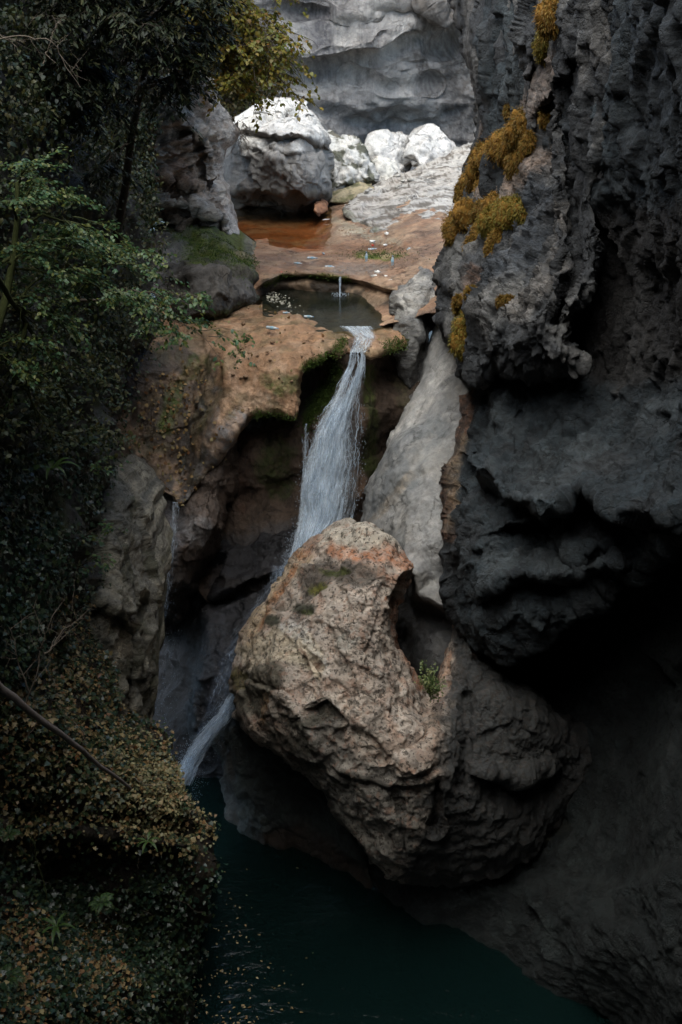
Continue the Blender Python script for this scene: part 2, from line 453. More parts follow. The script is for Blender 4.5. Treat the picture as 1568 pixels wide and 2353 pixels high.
sl = bpy.data.lights.new('sun', 'SUN'); sl.energy = 2.5; sl.angle = math.radians(80); sl.color = (1, .91, .79)
so = bpy.data.objects.new('sun', sl); COL.objects.link(so); so.rotation_euler = (math.radians(90 - SUN_EL), 0, math.radians(180 - SUN_AZ)); so.location = (0, 0, 40)
scene.view_settings.view_transform = 'Standard'; scene.view_settings.look = 'None'; scene.view_settings.gamma = 1
scene.view_settings.exposure = 1.35
scene.cycles.max_bounces = 6; scene.cycles.transparent_max_bounces = 24; scene.cycles.diffuse_bounces = 3; scene.cycles.glossy_bounces = 3
# ---------------------------------------------------------------- materials
M_back = rock_mat('pale_cliff_stone', dark=.35, speck=.12, speckcol=(.12, .1, .09), bump=.045, fine=5, streak=.5, crack=.2)
M_white = rock_mat('white_limestone', dark=.25, speck=.35, speckcol=(.08, .075, .06), bump=.02, fine=9, rough=.8)
M_crag = rock_mat('ledged_stone', dark=.6, speck=.4, speckcol=(.035, .03, .025), bump=.03, fine=10, stretch=(1, 1, 2.2))
M_bed = rock_mat('brown_river_rock', dark=.5, speck=.3, speckcol=(.06, .035, .02), bump=.012, fine=12, rough=.6)
M_smooth = rock_mat('water_polished_stone', dark=.35, speck=.2, speckcol=(.08, .08, .08), bump=.012, fine=12, streak=.25, rough=.7, stretch=(1, 1, .45), tilt=-25)
M_wall = rock_mat('dark_conglomerate', dark=.7, speck=.4, speckcol=(.02, .02, .02), lich=.35, lichcol=(.26, .25, .24), bump=.04, fine=9, streak=.65)
M_bould = rock_mat('lichened_boulder_stone', dark=.35, speck=.8, speckcol=(.035, .028, .022), lich=.4, lichcol=(.30, .14, .08), bump=.022, fine=14, rough=.9)
M_dark = rock_mat('wet_dark_stone', dark=.6, speck=.4, speckcol=(.01, .008, .008), bump=.02, fine=9, rough=.75, stretch=(1, 1, .5))
WHITE = (.54, .54, .53); GREY = (.30, .30, .295); DG = (.13, .135, .14); PINK = (.42, .31, .24); BROWN = (.27, .165, .10)
MOSS = (.05, .075, .012); GOLD = (.25, .12, .015); DARK = (.035, .03, .027); OR = (.36, .15, .06)
# ---------------------------------------------------------------- far end of the gorge
tag(relief('back_cliff', [(250, -700), (1500, -700), (1500, 560), (250, 560)],
  [(300, -600, 37), (784, -600, 39), (1400, -600, 40), (400, 0, 39), (560, 120, 41), (784, 0, 42), (880, 110, 41.3), (1000, 0, 42.3), (1250, 0, 41), (784, 300, 43), (1000, 340, 44), (400, 300, 38), (560, 230, 41), (1300, 400, 42), (700, 500, 43)],
  (.40, .385, .37), [('noise', (.54, .525, .50), .8, 2.2, -.1, .35, (1, 1, 2.5)), ('blob', (.16, .12, .09), .8, 560, 150, 110, 110), ('line', (.12, .12, .135), .75, [(735, 60), (745, 130)], 36), ('blob', (.09, .085, .09), .6, 700, 20, 90, 30),
   ('line', (.15, .13, .11), .8, [(1000, 20), (1040, 90), (1075, 260)], 50), ('line', (.14, .13, .12), .7, [(960, 70), (990, 200)], 22), ('blob', (.17, .165, .16), .8, 1060, 290, 60, 90), ('line', (.1, .07, .05), .8, [(790, 128), (850, 118), (935, 88)], 7)],
  [('fbm', 7, 1.0, (1, 1, 1.8)), ('facet', 3, .3, (.6, 1, 1.5), 0, 14), ('facet', 1.1, .03, (.5, 1, 1.5), 0, 14), ('rough', .5, .03, (.6, 1, 1.6))], roll=(0, 0), step=3.4, mat=M_back, thick=6,
  strokes=[('step', [(560, 100), (700, 150), (800, 128), (860, 118), (940, 85)], 7, .5, 45), ('step', [(985, 15), (1020, 75), (1050, 60)], 8, .9, 40), ('groove', [(800, 170), (900, 210), (1000, 200)], 12, .3), ('step', [(700, 235), (850, 275), (1000, 260)], 10, .3, 50), ('step', [(720, 20), (800, 40), (900, 10)], 9, .35, 50)]), kind='structure')
def boulder(key, poly, ctrl, base, ops, dsp, label, group=None, name='boulder', cat='boulder', **k):
    k.setdefault('close', True)
    o = relief(name, poly, ctrl, base, ops, dsp, key=key, **k)
    return tag(o, label, cat, group)
dw = [('facet', 1.1, .4), ('facet', .45, .14), ('fbm', .9, .05), ('ridge', .5, .06), ('rough', .16, .012)]
G_W = 'pale boulders heaped below the back cliff'
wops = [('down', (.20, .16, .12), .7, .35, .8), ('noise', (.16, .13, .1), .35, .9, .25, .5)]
boulder('w1', [(850, 310), (890, 295), (935, 305), (950, 330), (945, 400), (900, 430), (860, 400), (840, 350)], [(900, 300, 38.2), (870, 350, 37.5), (900, 410, 37), (940, 350, 37.6)], WHITE, wops, dw, 'knobbly white boulder standing left of the smooth white one under the cliff', G_W, roll=(.7, .8), step=2.6, mat=M_white)
boulder('w2', [(935, 305), (975, 290), (1020, 300), (1055, 335), (1075, 350), (1060, 390), (990, 400), (935, 385), (930, 345)], [(985, 292, 38), (960, 350, 37.2), (1040, 350, 37.6), (990, 390, 36.8)], WHITE, wops, dw, 'smooth white boulder with a rounded top, rightmost under the grey cliff', G_W, roll=(.8, .9), step=2.6, mat=M_white)
boulder('w3', [(845, 372), (880, 355), (915, 370), (922, 400), (915, 425), (870, 440), (850, 420)], [(880, 360, 36.6), (880, 420, 35.9), (915, 400, 36.3)], (.55, .55, .52), wops, dw, 'small white boulder low between the jagged block and the smooth ones', G_W, roll=(.6, .6), step=2.6, mat=M_white)
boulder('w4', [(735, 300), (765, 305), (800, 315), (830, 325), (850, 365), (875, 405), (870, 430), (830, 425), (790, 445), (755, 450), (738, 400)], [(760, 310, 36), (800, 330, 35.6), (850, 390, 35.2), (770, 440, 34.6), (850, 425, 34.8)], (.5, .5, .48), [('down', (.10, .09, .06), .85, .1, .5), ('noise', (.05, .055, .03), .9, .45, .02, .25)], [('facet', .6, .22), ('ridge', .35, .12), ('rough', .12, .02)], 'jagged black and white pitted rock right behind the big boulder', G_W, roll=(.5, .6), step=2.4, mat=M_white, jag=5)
boulder('w5', [(742, 450), (790, 432), (850, 425), (870, 432), (840, 455), (800, 470), (745, 466)], [(760, 450, 34), (840, 430, 34), (800, 465, 33.2)], (.3, .26, .17), [('noise', (.06, .07, .02), .7, .4, 0, .3)], [('facet', .6, .12), ('fbm', .5, .06)], 'low greenish brown rock at the right foot of the big boulder', None, roll=(.4, .5), step=2.4, mat=M_white)
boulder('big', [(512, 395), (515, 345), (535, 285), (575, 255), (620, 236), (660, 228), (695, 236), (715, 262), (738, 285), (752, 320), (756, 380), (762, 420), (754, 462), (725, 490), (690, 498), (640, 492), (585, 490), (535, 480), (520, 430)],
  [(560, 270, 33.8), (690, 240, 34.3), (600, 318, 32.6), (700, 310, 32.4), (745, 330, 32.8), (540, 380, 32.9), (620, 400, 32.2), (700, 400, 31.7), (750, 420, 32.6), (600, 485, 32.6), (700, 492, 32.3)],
  (.21, .205, .195), [('upblob', (.60, .60, .58), 1, 640, 280, 170, 75, -.1, .25), ('line', (.52, .52, .5), .9, [(720, 270), (745, 320), (750, 400)], 14), ('blob', (.42, .42, .41), .6, 690, 345, 70, 45), ('blob', (.12, .09, .07), .8, 545, 400, 55, 80), ('poly', (.06, .05, .035), .8, [(540, 430), (760, 440), (740, 490), (520, 480)], 10), ('down', (.12, .09, .07), .5, .4, .8), ('blob', (.46, .46, .45), .7, 715, 405, 32, 18)],  # bottom poly: darkness under the boulder painted into the stone
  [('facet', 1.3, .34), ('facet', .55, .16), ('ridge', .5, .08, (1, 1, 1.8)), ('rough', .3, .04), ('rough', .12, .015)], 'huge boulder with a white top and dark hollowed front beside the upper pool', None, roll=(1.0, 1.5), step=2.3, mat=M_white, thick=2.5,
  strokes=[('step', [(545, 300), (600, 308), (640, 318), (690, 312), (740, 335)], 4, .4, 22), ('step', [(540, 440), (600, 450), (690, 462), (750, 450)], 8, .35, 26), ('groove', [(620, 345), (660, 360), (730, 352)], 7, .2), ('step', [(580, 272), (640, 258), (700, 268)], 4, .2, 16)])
boulder('wedge', [(720, 478), (735, 463), (748, 466), (756, 482), (745, 490), (725, 492)], [(735, 465, 32.3), (740, 488, 31.9)], (.3, .15, .08), [], [('facet', .4, .06)], 'small red-brown stone wedged under the right end of the big boulder', None, roll=(.15, .2), step=2, mat=M_bed, thick=.5)
# slope on the right of the upper pool
tag(relief('rock_slope', [(782, 492), (800, 462), (850, 432), (930, 400), (1000, 368), (1085, 336), (1180, 300), (1180, 720), (1000, 700), (935, 672), (925, 640), (935, 600), (925, 560), (870, 545), (830, 520)],
  [(790, 485, 31.6), (850, 436, 33.6), (1000, 370, 35.5), (1085, 338, 36.5), (830, 515, 29.8), (900, 500, 29.8), (1000, 450, 31), (925, 558, 27.5), (1000, 540, 27.6), (940, 640, 24.8), (1000, 640, 24.3), (1090, 400, 33), (1150, 600, 25)],
  (.37, .365, .35), [('noise', (.30, .27, .24), .4, 1.5, -.05, .3), ('poly', (.42, .33, .22), .9, [(925, 560), (1040, 530), (1000, 620), (930, 650)], 14), ('line', (.07, .085, .03), .7, [(790, 488), (840, 520), (900, 545)], 8), ('blob', (.1, .08, .06), .8, 905, 487, 26, 12), ('blob', (.13, .1, .07), .7, 1015, 560, 30, 14), ('noise', (.10, .085, .07), .85, .35, .12, .3, (.35, 1, 2.6))],
  [('facet', 1.4, .18, (.5, 1, 1.5), 0, -25), ('ridge', .6, .13, (.35, 1, 1.9), 0, -25), ('fbm', 1, .06), ('rough', .12, .012)], roll=(.35, .35), step=2.4, mat=M_white, thick=3, jag=3,
  strokes=[('groove', [(800, 478), (870, 450), (960, 425), (1060, 390)], 4, .16), ('groove', [(830, 500), (930, 470), (1040, 430)], 4, .12)]), kind='structure')
# ---------------------------------------------------------------- the ledged crag left of the pools
tag(relief('left_crag', [(200, 40), (380, 90), (430, 120), (470, 165), (500, 210), (522, 262), (541, 292), (532, 322), (512, 350), (510, 385), (525, 430), (535, 470), (533, 500), (549, 548), (538, 562), (500, 560), (470, 556), (440, 548), (400, 520), (345, 513), (333, 600), (345, 720), (345, 800), (200, 800)],
  [(250, 100, 27), (430, 130, 30.5), (520, 270, 29.8), (535, 300, 29.5), (460, 300, 28.6), (330, 300, 26.5), (500, 420, 28.4), (400, 450, 27.4), (530, 500, 27.9), (450, 520, 27.2), (350, 500, 26.8), (250, 500, 25), (340, 700, 26.3), (250, 750, 24)],
  (.34, .27, .21), [('noise', (.56, .53, .48), .9, 1.2, -.15, .3), ('line', (.56, .54, .5), .85, [(470, 180), (500, 240), (500, 330), (515, 400)], 26), ('blob', (.52, .5, .47), .9, 490, 430, 28, 50), ('blob', (.42, .28, .2), .7, 400, 395, 50, 55), ('line', (.055, .045, .035), .8, [(345, 505), (440, 540)], 9), ('line', (.56, .54, .52), .8, [(525, 480), (535, 545)], 12), ('upblob', MOSS, .6, 330, 230, 90, 100, -.1, .4), ('blob', (.12, .08, .06), .6, 425, 315, 28, 22), ('line', (.07, .05, .04), .8, [(320, 440), (380, 452), (450, 460)], 6), ('line', (.07, .05, .04), .8, [(330, 405), (400, 415), (455, 450)], 5)],
  [('facet', 1.4, .3, (1, 1, 1.2)), ('facet', .5, .2, (.7, 1, 1.8), 0, 10), ('ridge', .5, .34, (.3, .8, 2.4), 0, 12), ('rough', .3, .05, (.7, 1, 1.6)), ('rough', .13, .02)], roll=(.7, 1.0), step=2.4, mat=M_crag, thick=3, jag=5,
  strokes=[('step', [(340, 470), (400, 478), (460, 480), (475, 520)], 5, .3, 26), ('step', [(370, 300), (430, 296), (470, 330), (480, 400)], 6, .22, 26), ('step', [(455, 490), (510, 505), (515, 540)], 5, .4, 22), ('step', [(330, 400), (390, 415), (450, 440)], 4, .35, 16)]), kind='structure')
boulder('mossy', [(345, 516), (400, 522), (440, 545), (470, 538), (545, 560), (590, 590), (607, 625), (602, 665), (606, 693), (570, 720), (520, 735), (470, 744), (420, 738), (380, 715), (345, 660)],
  [(345, 520, 26.6), (450, 548, 25.6), (560, 585, 25), (600, 640, 24.2), (606, 690, 23.7), (520, 733, 22.2), (460, 742, 21.8), (470, 640, 23.4), (380, 620, 24.7), (540, 650, 23.5)],
  (.085, .08, .072), [('poly', (.08, .11, .014), .95, [(380, 520), (470, 530), (600, 585), (610, 640), (560, 625), (500, 600), (440, 600)], 16), ('poly', (.10, .12, .015), .8, [(430, 545), (560, 565), (600, 600), (540, 600), (470, 580)], 14), ('poly', (.02, .017, .012, .5), .9, [(345, 690), (620, 690), (620, 760), (345, 760)], 14), ('line', (.03, .05, .01), .8, [(470, 735), (540, 715), (600, 690)], 14), ('line', (.34, .28, .2), .6, [(545, 570), (585, 590), (605, 620)], 6), ('blob', (.04, .03, .025), .8, 370, 610, 30, 80), ('noise', (.16, .155, .15), .5, .8, .1, .4)],  # dark blob at the left: the cave shadow painted on
  [('facet', 1.4, .3), ('facet', .5, .1), ('fbm', .8, .1), ('rough', .12, .015)], 'dark boulder with mossy shoulders at the left edge of the round basin', None, roll=(.7, .9), step=2.3, mat=M_dark, thick=2.5,
  strokes=[('step', [(345, 540), (430, 580), (500, 612), (560, 610), (600, 640)], 14, -.35, 60)])
# ---------------------------------------------------------------- river bed: upper floor
Z1, Z2, Z3 = -5.66, -5.97, -14.3
tag(relief('river_bed', [(430, 440), (1000, 440), (1100, 640), (1040, 720), (960, 722), (860, 756), (740, 764), (610, 745), (560, 720), (560, 660), (480, 600)],
  [(480, 450, ('z', -6.1)), (640, 480, ('z', -5.85)), (750, 500, ('z', -5.72)), (600, 530, ('z', -5.72)), (720, 560, ('z', -5.72)), (560, 575, ('z', -5.62)), (620, 595, ('z', -5.58)), (700, 600, ('z', -5.58)), (800, 590, ('z', -5.6)), (880, 590, ('z', -5.55)), (780, 520, ('z', -5.58)), (850, 540, ('z', -5.5)), (930, 570, ('z', -5.3)),
   (700, 622, ('z', -5.58)), (780, 632, ('z', -5.62)), (620, 640, ('z', -5.6)), (860, 645, ('z', -5.6)), (920, 650, ('z', -5.5)),
   (640, 668, 24.75), (720, 668, 24.6), (800, 674, 24.5), (840, 668, 24.2), (700, 700, ('z', -6.3)), (780, 720, ('z', -6.35)), (640, 695, ('z', -6.3)), (720, 745, ('z', -6.3)), (800, 760, ('z', -6.2)), (870, 690, ('z', -5.85)), (900, 705, ('z', -5.84)), (940, 680, ('z', -5.7)), (870, 735, ('z', -6.0)), (920, 740, ('z', -5.8))],
  (.27, .165, .105), [('noise', (.20, .13, .09, .9), .8, .9, .05, .2), ('blob', (.24, .2, .17, .95), .8, 830, 620, 80, 16), ('blob', (.24, .16, .12, .9), .8, 640, 600, 80, 14), ('poly', (.30, .11, .035), .95, [(500, 506), (760, 495), (745, 580), (560, 575)], 10), ('poly', (.02, .022, .012), .9, [(480, 440), (780, 440), (760, 505), (500, 512)], 8), ('blob', (.10, .12, .012), .95, 868, 588, 62, 11), ('poly', (.02, .016, .01), .93, [(600, 642), (650, 631), (740, 632), (840, 655), (850, 678), (930, 690), (850, 715), (600, 720)], 6), ('line', (.09, .11, .012), .85, [(612, 655), (650, 632), (740, 634), (800, 640)], 6),  # dark green poly: the boulder's reflection painted into the far pool floor
   ('line', (.05, .045, .02), .8, [(850, 655), (900, 662), (930, 672)], 5), ('blob', (.5, .45, .35), .9, 805, 530, 40, 12), ('noise', (.38, .27, .18), .6, .7, 0, .3), ('line', (.30, .27, .2), .8, [(770, 505), (850, 545), (920, 560)], 10), ('blob', (.07, .03, .02), .7, 865, 570, 40, 6), ('poly', (.20, .10, .05), .5, [(760, 560), (940, 560), (930, 580), (760, 590)], 8)],
  [('fbm', .9, .03), ('ridge', .5, .02, (1, .4, 1)), ('rough', .12, .006)], roll=(0, 0), step=2.2, mat=M_bed, thick=2,
  strokes=[('step', [(930, 676), (880, 664), (850, 655), (800, 641), (700, 631), (645, 634), (606, 656)], 3, -.25, 14)]), kind='structure')
# near lip of the basin, dome and gully
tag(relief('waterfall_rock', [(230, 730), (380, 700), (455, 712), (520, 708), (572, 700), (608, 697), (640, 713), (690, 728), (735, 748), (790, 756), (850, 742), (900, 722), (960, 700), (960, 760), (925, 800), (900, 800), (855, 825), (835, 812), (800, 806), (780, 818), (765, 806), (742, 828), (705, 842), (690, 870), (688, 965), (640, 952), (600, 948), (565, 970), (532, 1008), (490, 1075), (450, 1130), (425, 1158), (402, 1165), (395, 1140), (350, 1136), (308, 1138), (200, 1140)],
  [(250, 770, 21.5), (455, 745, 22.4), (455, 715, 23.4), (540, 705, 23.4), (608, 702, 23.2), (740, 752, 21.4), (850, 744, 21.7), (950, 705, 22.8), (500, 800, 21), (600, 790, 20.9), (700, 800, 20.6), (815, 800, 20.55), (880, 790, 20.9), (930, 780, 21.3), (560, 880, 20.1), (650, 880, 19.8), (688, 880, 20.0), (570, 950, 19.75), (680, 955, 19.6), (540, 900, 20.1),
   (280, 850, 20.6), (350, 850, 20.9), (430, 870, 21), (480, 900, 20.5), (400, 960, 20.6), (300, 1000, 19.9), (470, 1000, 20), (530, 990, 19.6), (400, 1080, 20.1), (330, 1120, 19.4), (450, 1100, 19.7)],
  (.27, .16, .09), [('poly', (.075, .065, .055, .35), .9, [(200, 790), (400, 775), (480, 800), (505, 900), (495, 960), (450, 1160), (200, 1160)], 18), ('line', (.22, .215, .215, .4), .94, [(550, 955), (490, 1045), (430, 1140)], 22), ('line', (.17, .165, .16, .4), .8, [(500, 900), (490, 980), (450, 1080)], 12), ('line', (.11, .105, .1, .5), .8, [(460, 930), (430, 1050), (410, 1130)], 22), ('line', (.07, .10, .015), .94, [(455, 820), (410, 890), (375, 980)], 20), ('line', MOSS, .9, [(590, 952), (640, 955), (682, 972)], 14), ('line', MOSS, .8, [(700, 842), (770, 812), (780, 790)], 14), ('blob', (.08, .10, .02), .8, 655, 885, 34, 26), ('blob', (.09, .10, .025), .7, 610, 870, 26, 18), ('blob', (.19, .17, .13), .7, 600, 930, 40, 26), ('blob', (.09, .10, .02), .8, 905, 805, 26, 16),  # grey gully streaks, brightened in the paint to read as lit
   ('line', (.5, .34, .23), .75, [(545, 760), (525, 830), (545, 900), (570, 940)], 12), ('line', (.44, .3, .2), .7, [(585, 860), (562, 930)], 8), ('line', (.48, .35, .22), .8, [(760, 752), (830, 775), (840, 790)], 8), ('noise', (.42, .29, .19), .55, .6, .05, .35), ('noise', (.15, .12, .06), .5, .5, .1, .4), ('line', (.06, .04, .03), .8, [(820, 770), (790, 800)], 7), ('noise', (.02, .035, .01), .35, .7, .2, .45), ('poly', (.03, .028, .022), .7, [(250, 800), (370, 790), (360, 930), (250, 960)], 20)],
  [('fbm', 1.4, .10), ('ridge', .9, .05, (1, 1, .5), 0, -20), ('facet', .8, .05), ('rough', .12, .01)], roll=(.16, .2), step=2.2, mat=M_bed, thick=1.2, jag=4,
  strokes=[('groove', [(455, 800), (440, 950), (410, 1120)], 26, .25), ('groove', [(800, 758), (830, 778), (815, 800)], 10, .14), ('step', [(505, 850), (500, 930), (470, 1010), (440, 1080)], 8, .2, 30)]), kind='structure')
# the hollow behind the fall and its side walls
tag(relief('waterfall_hollow', [(240, 780), (980, 780), (1010, 1000), (960, 1420), (500, 1420), (420, 1300), (380, 1150), (230, 1150)],
  [(300, 850, 22.5), (500, 900, 22.3), (690, 860, 22), (740, 900, 21.2), (770, 830, 20.9), (800, 812, 20.62), (815, 900, 20.5), (828, 1000, 20.35), (825, 1150, 20.1), (855, 870, 21.2), (900, 850, 21.9), (900, 1000, 21.6), (860, 1150, 21.3), (620, 1020, 20.6), (560, 1050, 20.5), (640, 1150, 20.6), (700, 1000, 20.8), (720, 1100, 20.7), (560, 1230, 20.2), (660, 1240, 20), (640, 1330, 19.2), (480, 1300, 20.3), (780, 1250, 19.9), (950, 950, 21)],
  (.10, .07, .05), [('poly', (.06, .11, .012), .95, [(775, 810), (790, 850), (755, 930), (700, 985), (690, 950), (735, 890)], 10), ('line', (.07, .10, .015), .85, [(850, 850), (850, 920), (860, 1010), (850, 1080)], 16), ('line', (.18, .11, .07), .8, [(835, 880), (832, 1000), (826, 1150)], 9), ('blob', (.06, .08, .02), .8, 640, 1060, 50, 70), ('blob', (.09, .09, .04), .7, 920, 880, 25, 60), ('poly', (.06, .058, .06, .6), .8, [(480, 1230), (700, 1200), (700, 1420), (480, 1420)], 20), ('line', (.06, .03, .02), .6, [(560, 1000), (560, 1160)], 20)],
  [('fbm', 1.2, .15), ('facet', .9, .12), ('rough', .15, .015)], roll=(0, 0), step=2.4, mat=M_dark, thick=3), kind='structure')
# gully ridge and wet ledge
tag(relief('gully_rock', [(300, 1120), (395, 1128), (425, 1140), (470, 1075), (505, 1015), (535, 985), (548, 1060), (542, 1120), (520, 1190), (505, 1240), (480, 1290), (455, 1340), (430, 1400), (385, 1480), (340, 1420), (335, 1250)],
  [(320, 1140, 19.9), (400, 1170, 19.7), (480, 1080, 19.6), (530, 1020, 19.9), (535, 1120, 19.9), (470, 1180, 19.1), (440, 1250, 18.8), (400, 1350, 18.7), (350, 1250, 19.2), (480, 1290, 19.5), (370, 1440, 18.9)],
  (.11, .085, .07, .4), [('blob', (.22, .22, .225, .6), .85, 455, 1220, 38, 46), ('line', (.17, .17, .18, .6), .8, [(400, 1170), (400, 1260), (385, 1330)], 20), ('line', (.07, .045, .03), .8, [(530, 1010), (538, 1110), (500, 1230), (440, 1350)], 20), ('blob', (.11, .11, .115), .7, 365, 1180, 30, 20), ('poly', (.02, .017, .015), .8, [(300, 1330), (480, 1300), (420, 1500), (300, 1500)], 20)],  # lower dark poly: black of the recess painted onto the rock
  [('facet', .7, .14, (1, 1, 1.3)), ('fbm', .9, .06), ('rough', .2, .02), ('rough', .1, .015)], roll=(.4, .5), step=2.2, mat=M_dark, thick=1.5, jag=5), kind='structure')
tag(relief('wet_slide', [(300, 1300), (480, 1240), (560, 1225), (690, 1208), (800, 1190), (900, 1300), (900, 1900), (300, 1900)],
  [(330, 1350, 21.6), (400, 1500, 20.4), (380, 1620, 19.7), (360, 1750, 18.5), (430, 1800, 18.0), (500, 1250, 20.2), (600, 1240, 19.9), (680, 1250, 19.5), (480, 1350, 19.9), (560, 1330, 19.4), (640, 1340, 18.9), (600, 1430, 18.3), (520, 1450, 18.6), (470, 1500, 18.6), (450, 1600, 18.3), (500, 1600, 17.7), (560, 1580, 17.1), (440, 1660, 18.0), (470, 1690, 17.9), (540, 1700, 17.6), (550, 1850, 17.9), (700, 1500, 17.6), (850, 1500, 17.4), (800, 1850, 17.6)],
  (.018, .018, .021, .8), [('poly', (.004, .004, .004, 0), .97, [(300, 1300), (440, 1360), (455, 1480), (430, 1640), (440, 1700), (440, 1900), (300, 1900)], 12), ('line', (.02, .016, .014), .8, [(480, 1330), (560, 1350), (640, 1310)], 14), ('line', (.05, .056, .07, .9), .8, [(670, 1290), (600, 1390), (540, 1520), (500, 1640)], 24), ('blob', (.045, .05, .06, .9), .7, 545, 1370, 44, 18), ('line', (.04, .045, .055, .9), .6, [(520, 1400), (480, 1500), (460, 1600)], 22), ('noise', (.02, .02, .022), .5, .5, .05, .35)],  # black poly is the slot's shade, bluish strokes a painted water sheen
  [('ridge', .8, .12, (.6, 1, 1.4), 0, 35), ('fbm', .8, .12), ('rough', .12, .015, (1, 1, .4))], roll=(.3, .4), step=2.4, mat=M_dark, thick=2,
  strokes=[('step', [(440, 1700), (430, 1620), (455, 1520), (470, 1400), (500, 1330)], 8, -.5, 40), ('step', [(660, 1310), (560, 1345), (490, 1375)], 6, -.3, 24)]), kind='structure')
tag(relief('pool_side_rock', [(465, 1710), (490, 1670), (545, 1600), (600, 1640), (700, 1760), (850, 1930), (900, 2120), (860, 2110), (780, 2030), (700, 1980), (600, 1960), (530, 1945), (515, 1900), (520, 1840), (512, 1780), (490, 1740)],
  [(475, 1700, 17.2), (545, 1620, 16.9), (530, 1750, 16.6), (560, 1900, ('z', -14.0)), (640, 1800, 16.0), (700, 1900, 15.8), (760, 1990, ('z', -14.2)), (860, 2080, 14.6), (800, 1950, 15.0), (620, 1940, ('z', -14.1))],
  (.035, .042, .04), [('noise', (.06, .075, .07), .6, .8, 0, .35), ('line', (.04, .035, .03), .8, [(480, 1700), (520, 1740), (530, 1900)], 16), ('poly', (.035, .02, .012), .8, [(580, 1930), (700, 1900), (900, 2060), (900, 2150), (580, 1990)], 14), ('line', (.1, .12, .11), .6, [(575, 1700), (600, 1760)], 8)],
  [('fbm', 1.2, .2), ('facet', .7, .12), ('ridge', .5, .06), ('rough', .12, .015)], roll=(.35, .5), step=2.6, mat=M_dark, thick=3), kind='structure')
# ---------------------------------------------------------------- pale polished buttress right of the fall
tag(relief('polished_buttress', [(1000, 640), (998, 720), (985, 780), (970, 860), (955, 905), (942, 938), (915, 975), (890, 1008), (868, 1060), (850, 1110), (841, 1150), (838, 1195), (850, 1240), (880, 1300), (900, 1400), (900, 1580), (1180, 1580), (1180, 640)],
  [(1000, 660, 22.3), (990, 790, 21.2), (960, 900, 20.4), (942, 938, 20.1), (1040, 850, 20.2), (1040, 950, 19.2), (895, 1005, 19.5), (850, 1110, 19), (842, 1190, 18.7), (920, 1100, 18.3), (1000, 1100, 18), (950, 1250, 17.2), (880, 1300, 17.6), (1020, 1400, 16.7), (930, 1420, 17.1), (950, 1510, 16.9), (1010, 1530, 16.2), (1080, 1500, 16.2), (1150, 1000, 18.5)],
  (.25, .25, .245), [('line', (.40, .39, .37), .85, [(1050, 800), (970, 930), (900, 1020)], 20), ('poly', (.16, .17, .175), .8, [(890, 1010), (1000, 950), (1040, 980), (940, 1130), (850, 1190), (845, 1120)], 12), ('line', (.29, .25, .2), .7, [(945, 1090), (880, 1165), (850, 1200)], 10), ('blob', (.14, .14, .14), .7, 1000, 1320, 60, 60), ('poly', (.08, .08, .083), .85, [(915, 1370), (1060, 1360), (1060, 1560), (900, 1560)], 18), ('noise', (.27, .26, .24), .5, 1, 0, .4), ('line', (.05, .045, .04), .9, [(920, 1400), (925, 1500), (960, 1540)], 26)],
  [('fbm', 1.8, .1), ('ridge', .8, .06, (1, 1, .4), 0, -28), ('facet', .5, .03), ('rough', .12, .012)], roll=(.5, .6), step=2.4, mat=M_smooth, thick=3,
  strokes=[('groove', [(1080, 880), (1030, 960), (960, 1060), (900, 1170)], 16, .13), ('step', [(940, 1330), (945, 1370), (1000, 1400), (1040, 1420)], 9, .5, 40)]), kind='structure')
boulder('g1', [(898, 700), (912, 672), (950, 645), (985, 630), (1010, 640), (1015, 720), (985, 745), (990, 800), (972, 860), (955, 915), (942, 930), (930, 880), (915, 850), (900, 800)],
  [(900, 700, 22), (985, 635, 22.8), (940, 740, 21.3), (1000, 720, 22), (920, 840, 21.2), (950, 910, 20.9)],
  (.22, .22, .215), [('upblob', (.52, .51, .48), .9, 950, 665, 60, 50, .0, .3), ('noise', (.3, .3, .29), .5, .5, 0, .3), ('line', (.32, .33, .34), .8, [(975, 700), (965, 780)], 14), ('blob', (.1, .11, .07), .6, 905, 720, 14, 50)],
  [('facet', .7, .16), ('fbm', .6, .06), ('ridge', .3, .04), ('rough', .1, .012)], 'upright grey block with a white crown at the right of the basin outlet', None, roll=(.4, .5), step=2.2, mat=M_crag, jag=3,
  strokes=[('groove', [(985, 720), (975, 800), (950, 900)], 8, .3)])
